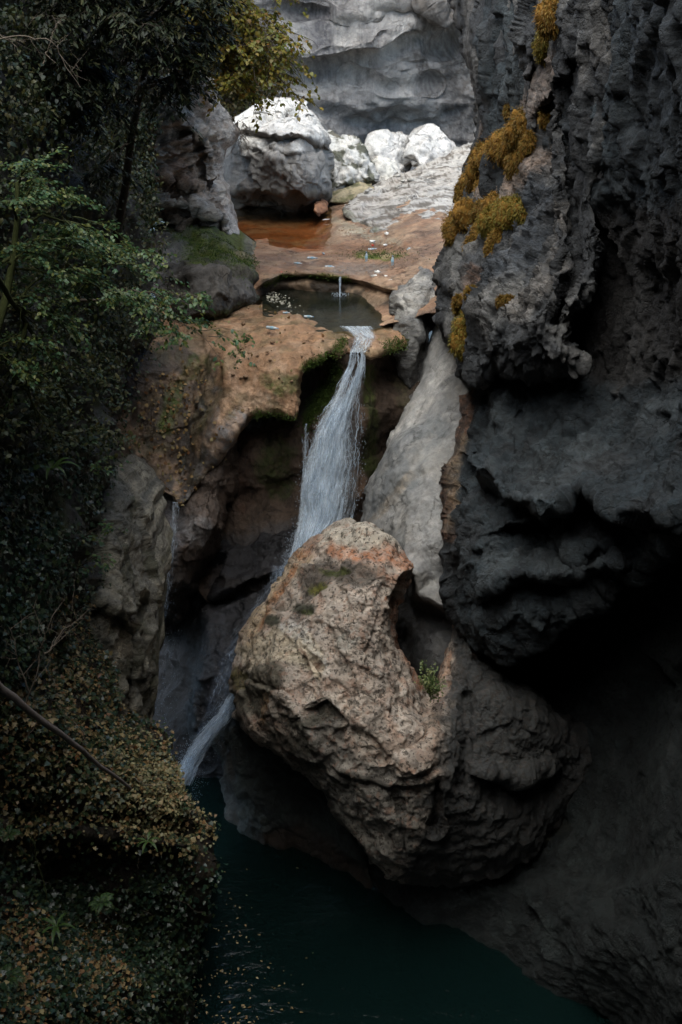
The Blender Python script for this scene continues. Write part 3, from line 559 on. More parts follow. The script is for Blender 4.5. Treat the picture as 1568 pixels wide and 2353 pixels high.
# ---------------------------------------------------------------- right wall
wallops = [('noise', (.20, .2, .195), .75, .9, 0, .35, (1, 1, .6)), ('noise', (.035, .038, .042), .6, 1.4, .1, .4, (1, 1, .5))]  # first noise: grey mottling, lightened to stand for highlights on the relief
wallops2 = [('noise', (.075, .092, .102), .7, .9, 0, .35, (1, 1, .6)), ('noise', (.03, .032, .036), .6, 1.4, .1, .4, (1, 1, .5))]
tag(relief('right_wall', [(1100, -500), (1120, 500), (1080, 820), (1068, 885), (1045, 930), (1046, 985), (1022, 1095), (1003, 1180), (1002, 1245), (1028, 1345), (1058, 1420), (1078, 1462), (1122, 1500), (1190, 1508), (1250, 1462), (1330, 1402), (1400, 1372), (1480, 1312), (1568, 1242), (1700, 1150), (1800, 900), (1800, -500)],
  [(1200, -400, 20), (1700, -400, 10), (1250, 200, 17.5), (1500, 200, 13.2), (1650, 200, 10.5), (1400, 600, 15.5), (1560, 600, 13.0), (1100, 850, 17.2), (1060, 960, 16.8), (1020, 1120, 16), (1010, 1240, 15.2), (1200, 930, 16), (1350, 900, 15.3), (1150, 1080, 15.1), (1100, 1300, 14.5), (1250, 1150, 14.3), (1350, 1250, 13.5), (1200, 1420, 13.7), (1120, 1490, 14.2), (1450, 1150, 12.8), (1480, 1300, 12.6), (1560, 1000, 12.8), (1700, 1100, 9.5), (1600, 1200, 10.6)],
  (.036, .050, .060), wallops2 + [('line', (.32, .17, .10), .7, [(1062, 890), (1052, 960), (1035, 1060), (1012, 1180), (1008, 1240)], 12), ('line', (.36, .3, .2), .5, [(1050, 1000), (1010, 1210)], 10), ('poly', (.04, .034, .03), .75, [(1360, 470), (1500, 470), (1700, 450), (1700, 860), (1420, 900), (1300, 860)], 30), ('poly', (.05, .06, .07), .6, [(1470, -100), (1600, -100), (1600, 420), (1450, 400)], 20)],  # brown-black poly: recess shade beside the overhang painted into the stone
  [('facet', 2.4, .34, (1, 1, .7)), ('facet', 1.0, .16, (1, 1, .7)), ('facet', .42, .13, (1, 1, .7)), ('facet', .2, .06), ('ridge', .5, .08, (1.6, 1, .35)), ('rough', .26, .05, (1, 1, .6)), ('rough', .10, .024)], roll=(.7, .8), step=2.7, mat=M_wall, thick=4, jag=6,
  strokes=[('step', [(1230, 1190), (1290, 1170), (1340, 1130), (1400, 1180), (1500, 1200)], 10, .7, 60), ('step', [(1100, 1090), (1160, 1150), (1210, 1160), (1230, 1180)], 9, .6, 50), ('groove', [(1190, 950), (1200, 1100), (1215, 1180)], 8, .12), ('step', [(1130, 1360), (1200, 1330), (1300, 1330), (1400, 1300)], 10, .4, 40), ('groove', [(1240, 1250), (1320, 1300), (1420, 1260)], 14, .35)]), kind='structure')
tag(relief('overhang', [(1020, -500), (1040, -100), (1042, 0), (1060, 95), (1082, 165), (1094, 250), (1104, 330), (1080, 375), (1062, 430), (1046, 470), (1040, 530), (1008, 600), (1000, 660), (1008, 745), (1038, 790), (1058, 845), (1072, 866), (1110, 868), (1144, 842), (1180, 850), (1218, 866), (1262, 868), (1320, 885), (1345, 840), (1325, 790), (1300, 750), (1330, 712), (1378, 668), (1384, 600), (1386, 510), (1366, 485), (1380, 436), (1434, 392), (1455, 330), (1468, 250), (1462, 120), (1450, 0), (1480, -500)],
  [(1050, -300, 24), (1300, -300, 17), (1460, -300, 14), (1045, 0, 24), (1098, 300, 21.8), (1150, 100, 19.5), (1250, 100, 17), (1380, 100, 15), (1450, 100, 14.2), (1050, 470, 20.2), (1150, 350, 18.8), (1200, 500, 16.8), (1300, 300, 16), (1350, 500, 14.9), (1434, 380, 14.4), (1005, 650, 18.8), (1100, 600, 17.6), (1100, 750, 16.3), (1250, 700, 14.9), (1360, 640, 14.5), (1070, 840, 16.4), (1200, 840, 15.1), (1320, 850, 14.6)],
  (.075, .082, .09), wallops + [('line', (.36, .28, .23), .7, [(1250, 150), (1240, 220), (1190, 260), (1140, 300)], 32), ('line', (.38, .29, .23), .75, [(1230, 360), (1180, 400), (1130, 440)], 34), ('line', (.30, .29, .27), .6, [(1400, 50), (1440, 200), (1400, 330)], 34), ('line', (.07, .085, .105), .8, [(1230, 440), (1210, 560), (1150, 620)], 40), ('line', (.34, .19, .12), .5, [(1090, 620), (1060, 700)], 14), ('line', (.28, .26, .24), .6, [(1280, 480), (1250, 640), (1180, 720)], 24), ('blob', (.3, .3, .29), .5, 1260, 400, 30, 30)],
  [('facet', 1.8, .24, (1, 1, .5)), ('facet', .7, .16, (1.2, 1.2, .5)), ('facet', .3, .08, (1, 1, .6)), ('ridge', .6, .14, (1.8, 1.4, .4)), ('ridge', .45, .16, (2.4, 2, .22)), ('rough', .26, .06, (1, 1, .6)), ('rough', .10, .026)], roll=(.6, .7), step=2.5, mat=M_wall, thick=3, jag=7,
  strokes=[('groove', [(1320, 150), (1300, 300), (1310, 450), (1320, 600), (1280, 740)], 12, .5), ('groove', [(1245, 0), (1235, 120), (1215, 250)], 9, .3), ('step', [(1000, 640), (1050, 690), (1080, 720), (1110, 800)], 8, .3, 34), ('step', [(1090, 400), (1200, 330), (1240, 260)], 10, .3, 50)]), kind='structure')
# cave under the wall
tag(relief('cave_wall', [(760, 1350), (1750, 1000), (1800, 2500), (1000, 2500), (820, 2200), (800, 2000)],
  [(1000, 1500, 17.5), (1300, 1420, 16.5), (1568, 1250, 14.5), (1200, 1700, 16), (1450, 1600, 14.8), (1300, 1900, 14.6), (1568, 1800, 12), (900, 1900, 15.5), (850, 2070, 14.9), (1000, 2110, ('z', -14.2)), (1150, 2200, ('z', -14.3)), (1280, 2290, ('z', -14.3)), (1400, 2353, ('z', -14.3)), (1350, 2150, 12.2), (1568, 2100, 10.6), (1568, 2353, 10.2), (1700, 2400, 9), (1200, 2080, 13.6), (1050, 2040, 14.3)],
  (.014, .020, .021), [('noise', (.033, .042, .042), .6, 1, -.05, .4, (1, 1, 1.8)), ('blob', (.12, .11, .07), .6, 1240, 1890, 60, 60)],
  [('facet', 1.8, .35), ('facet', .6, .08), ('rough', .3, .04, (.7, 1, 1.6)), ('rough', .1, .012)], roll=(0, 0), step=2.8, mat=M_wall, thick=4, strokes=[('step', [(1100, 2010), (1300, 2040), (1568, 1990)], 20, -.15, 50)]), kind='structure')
# ---------------------------------------------------------------- foreground boulder
boulder('front', [(745, 1228), (775, 1203), (808, 1195), (850, 1208), (875, 1230), (905, 1252), (935, 1285), (949, 1325), (930, 1362), (916, 1392), (918, 1440), (922, 1480), (942, 1525), (962, 1560), (978, 1612), (1000, 1596), (1012, 1560), (1030, 1510), (1046, 1440), (1056, 1418), (1085, 1440), (1108, 1480), (1118, 1520), (1200, 1560), (1290, 1640), (1420, 1700), (1440, 1800), (1300, 1900), (1215, 1985), (1150, 2010), (1080, 2030), (1010, 2040), (950, 2040), (905, 2025), (870, 1985), (850, 1950), (828, 1912), (780, 1868), (742, 1830), (700, 1795), (655, 1750), (610, 1712), (570, 1668), (545, 1620), (531, 1580), (533, 1545), (548, 1500), (572, 1455), (600, 1412), (640, 1352), (685, 1295)],
  [(800, 1200, 15.9), (700, 1290, 15.9), (600, 1420, 15.7), (545, 1500, 15.5), (535, 1580, 15.2), (820, 1260, 15.3), (720, 1380, 14.8), (860, 1330, 14.6), (935, 1310, 14.9), (640, 1520, 14.3), (750, 1500, 13.9), (900, 1480, 14.1), (600, 1640, 14.1), (700, 1650, 13.5), (850, 1650, 13.3), (980, 1640, 13.7), (1050, 1440, 15), (1100, 1500, 14.6), (1020, 1580, 14.3), (1180, 1600, 14), (700, 1780, 13.5), (850, 1800, 13.0), (1000, 1780, 13.0), (1150, 1800, 13.7), (1250, 1800, 14.3), (1400, 1780, 15), (820, 1890, 13.0), (900, 1960, 12.9), (950, 1900, 12.9), (1000, 2010, 13.4), (1150, 1930, 13.5)],
  (.38, .325, .275), [('noise', (.49, .43, .37), .75, .5, -.05, .25), ('noise', (.32, .19, .13), .35, .28, .14, .28),
   ('poly', (.52, .45, .34), .9, [(552, 1490), (640, 1450), (700, 1440), (735, 1500), (730, 1560), (700, 1530), (640, 1520), (560, 1548)], 6), ('line', (.50, .38, .24), .9, [(700, 1285), (640, 1370), (580, 1470)], 20), ('line', (.36, .15, .06), .8, [(690, 1310), (650, 1370), (600, 1450)], 7), ('line', (.36, .15, .06), .7, [(745, 1235), (700, 1290)], 7),
   ('poly', (.48, .44, .37), .9, [(745, 1225), (808, 1190), (880, 1225), (915, 1262), (860, 1262), (780, 1255), (735, 1262)], 6), ('line', (.42, .19, .10), .94, [(770, 1262), (830, 1278), (890, 1275), (940, 1300)], 20), ('line', (.36, .2, .13), .7, [(880, 1310), (930, 1340)], 18), ('poly', (.07, .06, .05), .82, [(725, 1290), (790, 1285), (870, 1305), (890, 1325), (830, 1345), (760, 1330), (700, 1375), (682, 1352)], 8), ('line', (.09, .08, .07), .7, [(700, 1370), (680, 1420), (720, 1450)], 12),
   ('blob', (.10, .10, .012), .96, 728, 1350, 30, 18), ('blob', (.05, .06, .012), .96, 760, 1310, 34, 9), ('blob', (.05, .055, .035), .96, 640, 1434, 20, 17), ('blob', (.06, .065, .045), .96, 692, 1396, 34, 15), ('blob', (.05, .06, .012), .96, 700, 1405, 14, 9), ('blob', (.56, .54, .50), .9, 688, 1450, 32, 22), ('line', (.54, .52, .48), .8, [(700, 1460), (730, 1510), (745, 1540)], 12),
   ('poly', (.13, .12, .09), .88, [(535, 1552), (575, 1540), (610, 1528), (640, 1522), (665, 1540), (650, 1570), (610, 1600), (600, 1650), (560, 1640), (535, 1600)], 6), ('blob', (.13, .11, .02), .8, 548, 1560, 16, 26), ('line', (.28, .15, .05), .7, [(610, 1600), (600, 1660)], 12), ('blob', (.36, .35, .31), .9, 795, 1470, 30, 22), ('poly', (.20, .19, .17), .85, [(700, 1645), (740, 1610), (785, 1620), (790, 1700), (850, 1760), (1000, 1800), (960, 1960), (880, 2000), (700, 1800), (650, 1740), (680, 1690)], 12),
   ('poly', (.10, .095, .075), .9, [(640, 1645), (700, 1655), (735, 1620), (770, 1625), (765, 1650), (700, 1675), (660, 1680)], 6), ('poly', (.07, .065, .05), .85, [(600, 1690), (680, 1690), (735, 1700), (730, 1730), (680, 1735), (620, 1712)], 8), ('line', (.28, .27, .24), .6, [(700, 1760), (760, 1820), (840, 1890)], 30), ('line', (.33, .14, .07), .8, [(910, 1380), (930, 1520), (960, 1580)], 12), ('line', (.35, .2, .12), .7, [(1035, 1500), (1010, 1570)], 10), ('line', (.40, .31, .24), .7, [(1000, 1600), (985, 1700)], 22),
   ('poly', (.034, .038, .04), .97, [(1015, 1640), (1035, 1560), (1040, 1440), (1300, 1500), (1500, 1700), (1400, 2100), (900, 2100), (930, 1960), (985, 1900), (990, 1820), (1005, 1760)], 26), ('blob', (.34, .17, .1), .6, 1095, 1490, 16, 24), ('line', (.10, .05, .03), .9, [(686, 1488), (705, 1505), (730, 1530)], 4)],  # large dark poly: near-black shade of the right side painted in
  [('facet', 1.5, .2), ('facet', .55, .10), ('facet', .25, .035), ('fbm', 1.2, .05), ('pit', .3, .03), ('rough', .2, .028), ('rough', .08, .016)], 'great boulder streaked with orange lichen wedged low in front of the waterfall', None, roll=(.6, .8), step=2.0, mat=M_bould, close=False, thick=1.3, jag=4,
  strokes=[('step', [(1000, 1600), (990, 1680), (960, 1730), (870, 1750)], 7, .1, 30), ('step', [(780, 1770), (850, 1790), (900, 1810), (960, 1812), (1010, 1790)], 4, .1, 16), ('step', [(690, 1640), (750, 1612), (775, 1640)], 4, .09, 16), ('step', [(640, 1590), (560, 1560), (545, 1570)], 4, .15, 20), ('groove', [(1005, 1800), (1010, 1860), (1000, 1900)], 5, .3), ('groove', [(1068, 1600), (1075, 1700), (1062, 1800)], 12, .3), ('groove', [(910, 1830), (925, 1880), (930, 1950)], 5, .15), ('groove', [(700, 1490), (730, 1530)], 3, .07), ('step', [(905, 1390), (925, 1330), (945, 1310)], 5, .3, 18), ('step', [(1140, 1790), (1180, 1800), (1250, 1780)], 8, .4, 40)])
# ---------------------------------------------------------------- left side
boulder('pale', [(215, 1085), (255, 1075), (290, 1092), (308, 1140), (325, 1210), (345, 1270), (366, 1325), (366, 1400), (358, 1500), (356, 1620), (350, 1720), (300, 1760), (200, 1740), (170, 1500), (190, 1250)],
  [(230, 1090, 16.2), (290, 1100, 16.4), (200, 1300, 14.6), (280, 1250, 15.2), (340, 1280, 15.8), (365, 1350, 15.7), (250, 1450, 14.3), (330, 1480, 15.2), (350, 1700, 14.8), (230, 1650, 14)],
  (.26, .255, .215), [('noise', (.42, .40, .32), .85, .7, -.1, .3), ('line', (.42, .36, .26), .7, [(250, 1400), (300, 1440), (280, 1500)], 14), ('line', (.09, .08, .04), .8, [(350, 1480), (352, 1700)], 14), ('poly', (.12, .13, .125), .7, [(190, 1090), (290, 1090), (320, 1220), (240, 1250), (190, 1220)], 16), ('line', (.06, .05, .035), .8, [(310, 1420), (290, 1560), (300, 1680)], 12), ('noise', (.05, .06, .02), .5, .4, .15, .4)],
  [('facet', .8, .22, (1, 1, .6)), ('ridge', .5, .1, (1, 1, .6)), ('fbm', .9, .12), ('pit', .3, .05), ('rough', .1, .015)], 'tall pale buttress rock rising out of the ivy left of the dark gully', None, roll=(.5, .8), step=2.2, mat=M_crag, thick=2, jag=3,
  strokes=[('groove', [(330, 1390), (300, 1470), (290, 1600), (310, 1720)], 9, .35), ('step', [(240, 1390), (280, 1420), (300, 1450)], 5, .25, 20)])
tag(relief('left_wall', [(-300, -700), (560, -700), (530, 20), (430, 120), (345, 200), (315, 330), (318, 450), (338, 560), (352, 660), (340, 780), (272, 825), (258, 950), (262, 1060), (215, 1095), (200, 1300), (235, 1450), (250, 1700), (-300, 1700)],
  [(-200, -500, 12), (500, -500, 26), (0, 0, 14.5), (300, 0, 22), (480, 0, 27), (330, 250, 22), (300, 400, 20), (0, 500, 12.5), (335, 560, 19.5), (250, 700, 17.5), (350, 700, 19), (0, 900, 11.5), (200, 900, 15.5), (260, 1000, 16.2), (0, 1300, 10.8), (190, 1250, 13.6), (100, 1600, 11.5), (-200, 900, 8.5), (-200, 1600, 8)],
  (.035, .036, .028), [('noise', (.10, .105, .105), .8, .9, .1, .4), ('noise', (.03, .04, .012), .8, .8, 0, .3), ('blob', (.17, .18, .185), .7, 200, 990, 40, 60)],
  [('facet', 1.8, .4), ('ridge', .8, .15), ('fbm', .7, .1), ('rough', .15, .03)], roll=(.5, .8), step=4, mat=M_dark, thick=4, jag=8), kind='structure')
tag(relief('ivy_bank', [(-300, 1380), (100, 1360), (195, 1400), (225, 1480), (255, 1580), (300, 1640), (360, 1715), (385, 1780), (420, 1822), (452, 1860), (472, 1910), (474, 1960), (462, 2040), (452, 2140), (446, 2240), (430, 2420), (-300, 2420)],
  [(-200, 1400, 8.5), (0, 1420, 11.4), (190, 1450, 13.2), (300, 1650, 13.2), (370, 1750, 12.9), (460, 1880, 12.3), (250, 1700, 12.2), (320, 1850, 11.6), (100, 1650, 11), (0, 1700, 10.3), (150, 1880, 10.7), (420, 1960, 12.0), (300, 1980, 11.6), (100, 1980, 10.9), (200, 2030, 11.2), (455, 2120, 12), (436, 2380, 11.7), (330, 2150, 11.5), (100, 2120, 10.2), (0, 2150, 9.3), (100, 2353, 8.7), (250, 2250, 10.1), (300, 2353, 10.2), (-200, 2353, 6.8), (-200, 1900, 8.2), (360, 2300, 11)],
  (.03, .024, .016), [('noise', (.05, .035, .018), .7, .5, 0, .3)],
  [('facet', 1.2, .2), ('fbm', .9, .2), ('rough', .15, .03)], roll=(.4, .5), step=3.4, mat=M_dark, thick=3, strokes=[('step', [(480, 1935), (400, 1925), (250, 1905), (100, 1890), (0, 1880)], 12, .35, 50)]), kind='structure')
# ---------------------------------------------------------------- the gorge going on past the frame, and sheets that block sky light
nw = [('facet', 2, .4), ('facet', .8, .18), ('rough', .4, .05)]
tag(relief('near_wall_right', [(1640, -900), (2500, -900), (2500, 2700), (1640, 2700)], [(1650, -400, 11.6), (1650, 500, 13.9), (1650, 1100, 11.6), (1650, 1700, 11.6), (1650, 2400, 10.4), (2450, -400, 6.3), (2450, 1000, 6.3), (2450, 2600, 5.6), (2000, 900, 8.6), (2000, 2200, 7.6)], (.05, .058, .063), [], nw, roll=(0, 0), step=7, mat=M_wall, thick=3), kind='structure')
tag(relief('near_wall_left', [(-1100, -900), (-180, -900), (-180, 2700), (-1100, 2700)], [(-200, -400, 13.2), (-200, 500, 11.3), (-200, 900, 9.4), (-200, 1600, 9), (-250, 2300, 7.6), (-1050, -400, 5.4), (-1050, 1000, 5), (-1050, 2600, 4.5), (-600, 900, 6.8), (-600, 2200, 5.8)], (.04, .045, .03), [('noise', (.03, .05, .015), .7, .8, 0, .3)], nw, roll=(0, 0), step=7, mat=M_dark, thick=3), kind='structure')
big = [('facet', 5, .9), ('ridge', 2, .3), ('fbm', 1.2, .2)]  # for unseen enclosure sheets, heights and leans set to control sky light
tag(patch('gorge_sky_block_right', [[(4.8, -14, -16), (4.8, 0, -16), (5.4, 9, -16)], [(4.4, -14, -8), (4.4, 0, -8), (5, 9, -8)], [(4, -14, 1), (4.2, 0, 1), (5, 9.5, 1)], [(2.4, -14, 5), (2.4, 0, 5), (5, 9.5, 5)], [(1, -14, 9), (1, 0, 9), (4, 9.5, 9)], [(2, -14, 14), (2, 0, 14), (5, 9.5, 14)]], (60, 70), big, M_wall, (.12, .125, .13)), kind='structure')  # unseen wall, its top leaned over the camera to block sky from the cave
tag(patch('gorge_wall_left', [[(-4, -14, -16), (-4, 0, -16), (-3.5, 8, -16)], [(-4.6, -14, -8), (-4.6, 0, -8), (-4.5, 9, -8)], [(-5.6, -14, 1), (-5.6, 0, 1), (-6, 12, 1)], [(-7, -14, 11), (-7, 0, 11), (-8, 14, 9)]][::-1], (60, 70), big, M_dark, (.05, .055, .04)), kind='structure')
tag(patch('gorge_sky_block_end', [[(-9, -9, -16), (0, -11, -16), (9, -9, -16)], [(-9, -8, -5), (0, -9, -5), (9, -8, -5)], [(-9, -8, 5), (0, -9, 5), (9, -8, 5)], [(-9, -5, 12), (0, -5, 12), (9, -5, 12)]][::-1], (60, 50), big, M_wall, (.10, .105, .11)), kind='structure')  # added behind the camera and raised to close off light
tag(patch('cliff_top_right', [[(6.0, 10, 3), (7.5, 20, 4), (10.5, 26, 4), (14.5, 40, 4)], [(5, 10, 10), (8, 20, 12), (13, 30, 12), (17, 44, 12)], [(14, 8, 17), (16, 22, 18), (18, 32, 18), (22, 46, 18)]], (50, 60), big, M_wall, (.14, .145, .15)), kind='structure')  # unseen cliff top, near edge leaned in to shade the right wall
tag(patch('cliff_top_left', [[(-6.5, 10, 3), (-6.5, 20, 2), (-7, 30, 3), (-9, 42, 3)], [(-9.5, 10, 8), (-10, 20, 8), (-10, 30, 8), (-12, 44, 8)], [(-16, 8, 11), (-16, 22, 11), (-16, 32, 11), (-20, 46, 11)]][::-1], (50, 60), big, M_dark, (.05, .055, .04)), kind='structure')
# ---------------------------------------------------------------- water
def sheet(name, pts, z, mat):
    A = sum(p[0] * q[1] - q[0] * p[1] for p, q in zip(pts, pts[1:] + pts[:1]))
    V = [(x, y, z) for x, y in (pts if A > 0 else pts[::-1])]
    me = bpy.data.meshes.new(name); me.from_pydata(V, [], [tuple(range(len(V)))]); me.materials.append(mat)
    o = bpy.data.objects.new(name, me); COL.objects.link(o); return o
M_pool = water_mat('deep_green_water', (.2, .4, .35), (.003, .010, .0095), .12, rip=2.6, dist=.035, rough=.1, stretch=(1, 2, 1))
M_tarn = water_mat('shallow_clear_water', (.9, .8, .62), (.02, .02, .012), .92, rip=3, dist=.002, rough=.03)
M_basin = water_mat('basin_water', (.45, .5, .42), (.02, .024, .018), .6, rip=7, dist=.006, rough=.05, stretch=(.6, 1.6, 1))
def pxy(pts, z): return [tuple(at(u, v, y_of_z(v, z))[:2]) for u, v in pts]
tag(sheet('pool_water', [(-6, -10), (6, -10), (6, 22), (-6, 22)], Z3, M_pool), kind='structure')
tag(sheet('upper_pool_water', pxy([(470, 450), (1000, 450), (960, 500), (940, 590), (900, 605), (780, 632), (620, 625), (500, 600)], Z1), Z1, M_tarn), kind='structure')
tag(sheet('basin_water', pxy([(602, 655), (1000, 655), (960, 730), (860, 757), (740, 765), (604, 725)], Z2), Z2, M_basin), kind='structure')
tag(sheet('ground', [(-120, -80), (120, -80), (120, 160), (-120, 160)], -16.2, M_dark), kind='structure')
# ---------------------------------------------------------------- moving water
def interp(x, tab):
    t = np.array(tab, float); return np.interp(x, t[:, 0], t[:, 1])
def tubes(name, lines, radii, mat, parent=None, sides=4, col=None):
    """lines (n, k, 3), radii (n, k): tapered threads joined into one mesh"""
    L = np.asarray(lines, float); R = np.asarray(radii, float); n, k = L.shape[:2]
    T = np.gradient(L, axis=1); T /= np.linalg.norm(T, axis=-1, keepdims=True) + 1e-9
    ref = np.where(np.abs(T[..., 2:3]) > .9, [1., 0, 0], [0, 0, 1.])
    A = np.cross(T, ref); A /= np.linalg.norm(A, axis=-1, keepdims=True) + 1e-9; B = np.cross(T, A)
    ph = np.arange(sides) * 2 * math.pi / sides
    V = L[:, :, None] + R[:, :, None, None] * (A[:, :, None] * np.cos(ph)[None, None, :, None] + B[:, :, None] * np.sin(ph)[None, None, :, None])
    I = np.arange(n * k * sides).reshape(n, k, sides)
    J = np.roll(I, -1, axis=2)
    F = np.stack([I[:, :-1], J[:, :-1], J[:, 1:], I[:, 1:]], -1).reshape(-1, 4)
    c = None if col is None else np.repeat(np.asarray(col).reshape(n * k, 4), sides, 0)
    return make_mesh(name, V.reshape(-1, 3), F, None, mat, c, parent=parent)
def drops(name, P, r, mat, parent=None, stretch=None):
    P = np.asarray(P, float); r = np.broadcast_to(r, (len(P),))
    O = np.array([(1, 0, 0), (-1, 0, 0), (0, 1, 0), (0, -1, 0), (0, 0, 1.6), (0, 0, -1.6)], float)
    V = P[:, None] + O[None] * r[:, None, None]
    f = np.array([(0, 2, 4), (2, 1, 4), (1, 3, 4), (3, 0, 4), (2, 0, 5), (1, 2, 5), (3, 1, 5), (0, 3, 5)])
    F = (np.arange(len(P)) * 6)[:, None, None] + f[None]
    return make_mesh(name, V.reshape(-1, 3), None, F.reshape(-1, 3), mat, parent=parent)
def white_water(name, col=(.85, .9, .95), alpha=.8):
    m, t, out = nt(name)
    b = nd(t, 'ShaderNodeBsdfPrincipled'); b.inputs['Base Color'].default_value = (*col, 1); b.inputs['Roughness'].default_value = .35
    tr = nd(t, 'ShaderNodeBsdfTranslucent'); tr.inputs['Color'].default_value = (*col, 1)
    mx = nd(t, 'ShaderNodeMixShader'); mx.inputs[0].default_value = .4; t.links.new(b.outputs[0], mx.inputs[1]); t.links.new(tr.outputs[0], mx.inputs[2])
    tp = nd(t, 'ShaderNodeBsdfTransparent'); m2 = nd(t, 'ShaderNodeMixShader'); m2.inputs[0].default_value = alpha
    t.links.new(tp.outputs[0], m2.inputs[1]); t.links.new(mx.outputs[0], m2.inputs[2]); t.links.new(m2.outputs[0], out.inputs[0]); return m
def veil_mat(name, col=(.62, .70, .78), lo=.42, hi=.62, amax=.85, fx=26., fy=2.2):
    """falling film: clear between long white streaks; Col = (across, along, density)"""
    m, t, out = nt(name)
    at_ = nd(t, 'ShaderNodeAttribute'); at_.attribute_name = 'Col'
    sp = nd(t, 'ShaderNodeSeparateColor'); t.links.new(at_.outputs['Color'], sp.inputs[0])
    cb = nd(t, 'ShaderNodeCombineXYZ'); t.links.new(mathn(t, 'MULTIPLY', sp.outputs[0], fx), cb.inputs[0]); t.links.new(mathn(t, 'MULTIPLY', sp.outputs[1], fy * 4), cb.inputs[1])
    n1 = noise(t, cb.outputs[0], 1.0, 8, .7, .5)
    cb2 = nd(t, 'ShaderNodeCombineXYZ'); t.links.new(mathn(t, 'MULTIPLY', sp.outputs[0], fx * 1.5), cb2.inputs[0]); t.links.new(mathn(t, 'MULTIPLY', sp.outputs[1], fy * 18), cb2.inputs[1])
    n2 = noise(t, cb2.outputs[0], 1.0, 6, .7, 1.)
    n = mathn(t, 'ADD', mathn(t, 'MULTIPLY', n1, .6), mathn(t, 'MULTIPLY', n2, .4))
    a = mapr(t, mathn(t, 'ADD', n, mathn(t, 'MULTIPLY', mathn(t, 'SUBTRACT', sp.outputs[2], .5), .5)), lo, hi, 0, amax, True)
    a = mathn(t, 'MULTIPLY', a, mapr(t, sp.outputs[2], 0, .12, 0, 1))
    b = nd(t, 'ShaderNodeBsdfPrincipled'); b.inputs['Base Color'].default_value = (*col, 1); b.inputs['Roughness'].default_value = .4
    bp = nd(t, 'ShaderNodeBump'); bp.inputs['Distance'].default_value = .06; t.links.new(n, bp.inputs['Height']); t.links.new(bp.outputs[0], b.inputs['Normal'])
    tr = nd(t, 'ShaderNodeBsdfTranslucent'); tr.inputs['Color'].default_value = (*col, 1)
    mx = nd(t, 'ShaderNodeMixShader'); mx.inputs[0].default_value = .3; t.links.new(b.outputs[0], mx.inputs[1]); t.links.new(tr.outputs[0], mx.inputs[2])
    tp = nd(t, 'ShaderNodeBsdfTransparent'); m2 = nd(t, 'ShaderNodeMixShader'); t.links.new(a, m2.inputs[0])
    t.links.new(tp.outputs[0], m2.inputs[1]); t.links.new(mx.outputs[0], m2.inputs[2]); t.links.new(m2.outputs[0], out.inputs[0]); return m
M_veil = veil_mat('falling_water_film', (.76, .86, .96), .28, .66, .95, 26, 2.0); M_strand = white_water('falling_water_thread', (.72, .83, .94), alpha=.38); M_drop = white_water('water_drop', (.6, .7, .8), alpha=.35)
def fall(name, v0, v1, left, right, Yt, dens, n_str, r_str, parent=None, nu=34, seed=1, bulge=.25, mat=None, slen=(50, 190), along_u=False):
    g = np.random.default_rng(seed)
    vs = np.arange(v0, v1, 4.); ts = np.linspace(0, 1, nu)
    T, V = np.meshgrid(ts, vs)
    def pos(T, V, off=0.):
        u = interp(V, left) * (1 - T) + interp(V, right) * T
        u = u + 2.2 * perlin(np.stack([T.ravel() * 9, V.ravel() / 40, 0 * T.ravel() + seed], 1)).reshape(T.shape)
        Y = interp(V, Yt) - bulge * np.sin(np.clip(T, 0, 1) * math.pi) - .08 * perlin(np.stack([T.ravel() * 22, V.ravel() / 60, 0 * T.ravel() + 3 + seed], 1)).reshape(T.shape) + off
        return at(u, V, Y)
    for li in range(3):
        P = pos(T, V, li * .07)
        D = dens(T, V) * (1, .85, .75)[li]
        C = np.stack([T * (interp(V, right) - interp(V, left)) / 100 + li * 3.3, (V - v0) / 100, D, np.ones_like(D)], -1)
        I = np.arange(T.size).reshape(T.shape)
        F = np.stack([I[:-1, :-1].ravel(), I[1:, :-1].ravel(), I[1:, 1:].ravel(), I[:-1, 1:].ravel()], 1)
        make_mesh('water_film', P.reshape(-1, 3), F, None, mat or M_veil, C.reshape(-1, 4), parent=parent)
    k = 9; t0 = g.random(n_str * 6); s0 = v0 + (v1 - v0) * g.random(n_str * 6) - 30; keep = dens(t0, np.clip(s0 + 40, v0, v1)) > g.random(n_str * 6) * 1.1
    t0, s0 = t0[keep][:n_str], s0[keep][:n_str]; n = len(t0)
    ln = g.uniform(slen[0], slen[1], n)
    Vv = np.clip(s0[:, None] + ln[:, None] * np.linspace(0, 1, k)[None], v0, v1)
    Tt = t0[:, None] + .02 * g.normal(size=n)[:, None] * np.linspace(0, 1, k)[None] + .008 * g.normal(size=(n, k))
    L = pos(Tt, Vv, -.05 - .15 * g.random((n, 1))) + g.normal(0, .006, (n, k, 3))
    R = r_str * g.uniform(.4, 1.3, (n, 1)) * np.sin(np.linspace(.08, math.pi - .08, k))[None] * g.uniform(.6, 1.3, (n, k))
    tubes('water_thread', L, R, M_strand, parent)
    return pos
wf = empty('waterfall', at(660, 1320, 19)); tag(wf, kind='structure')
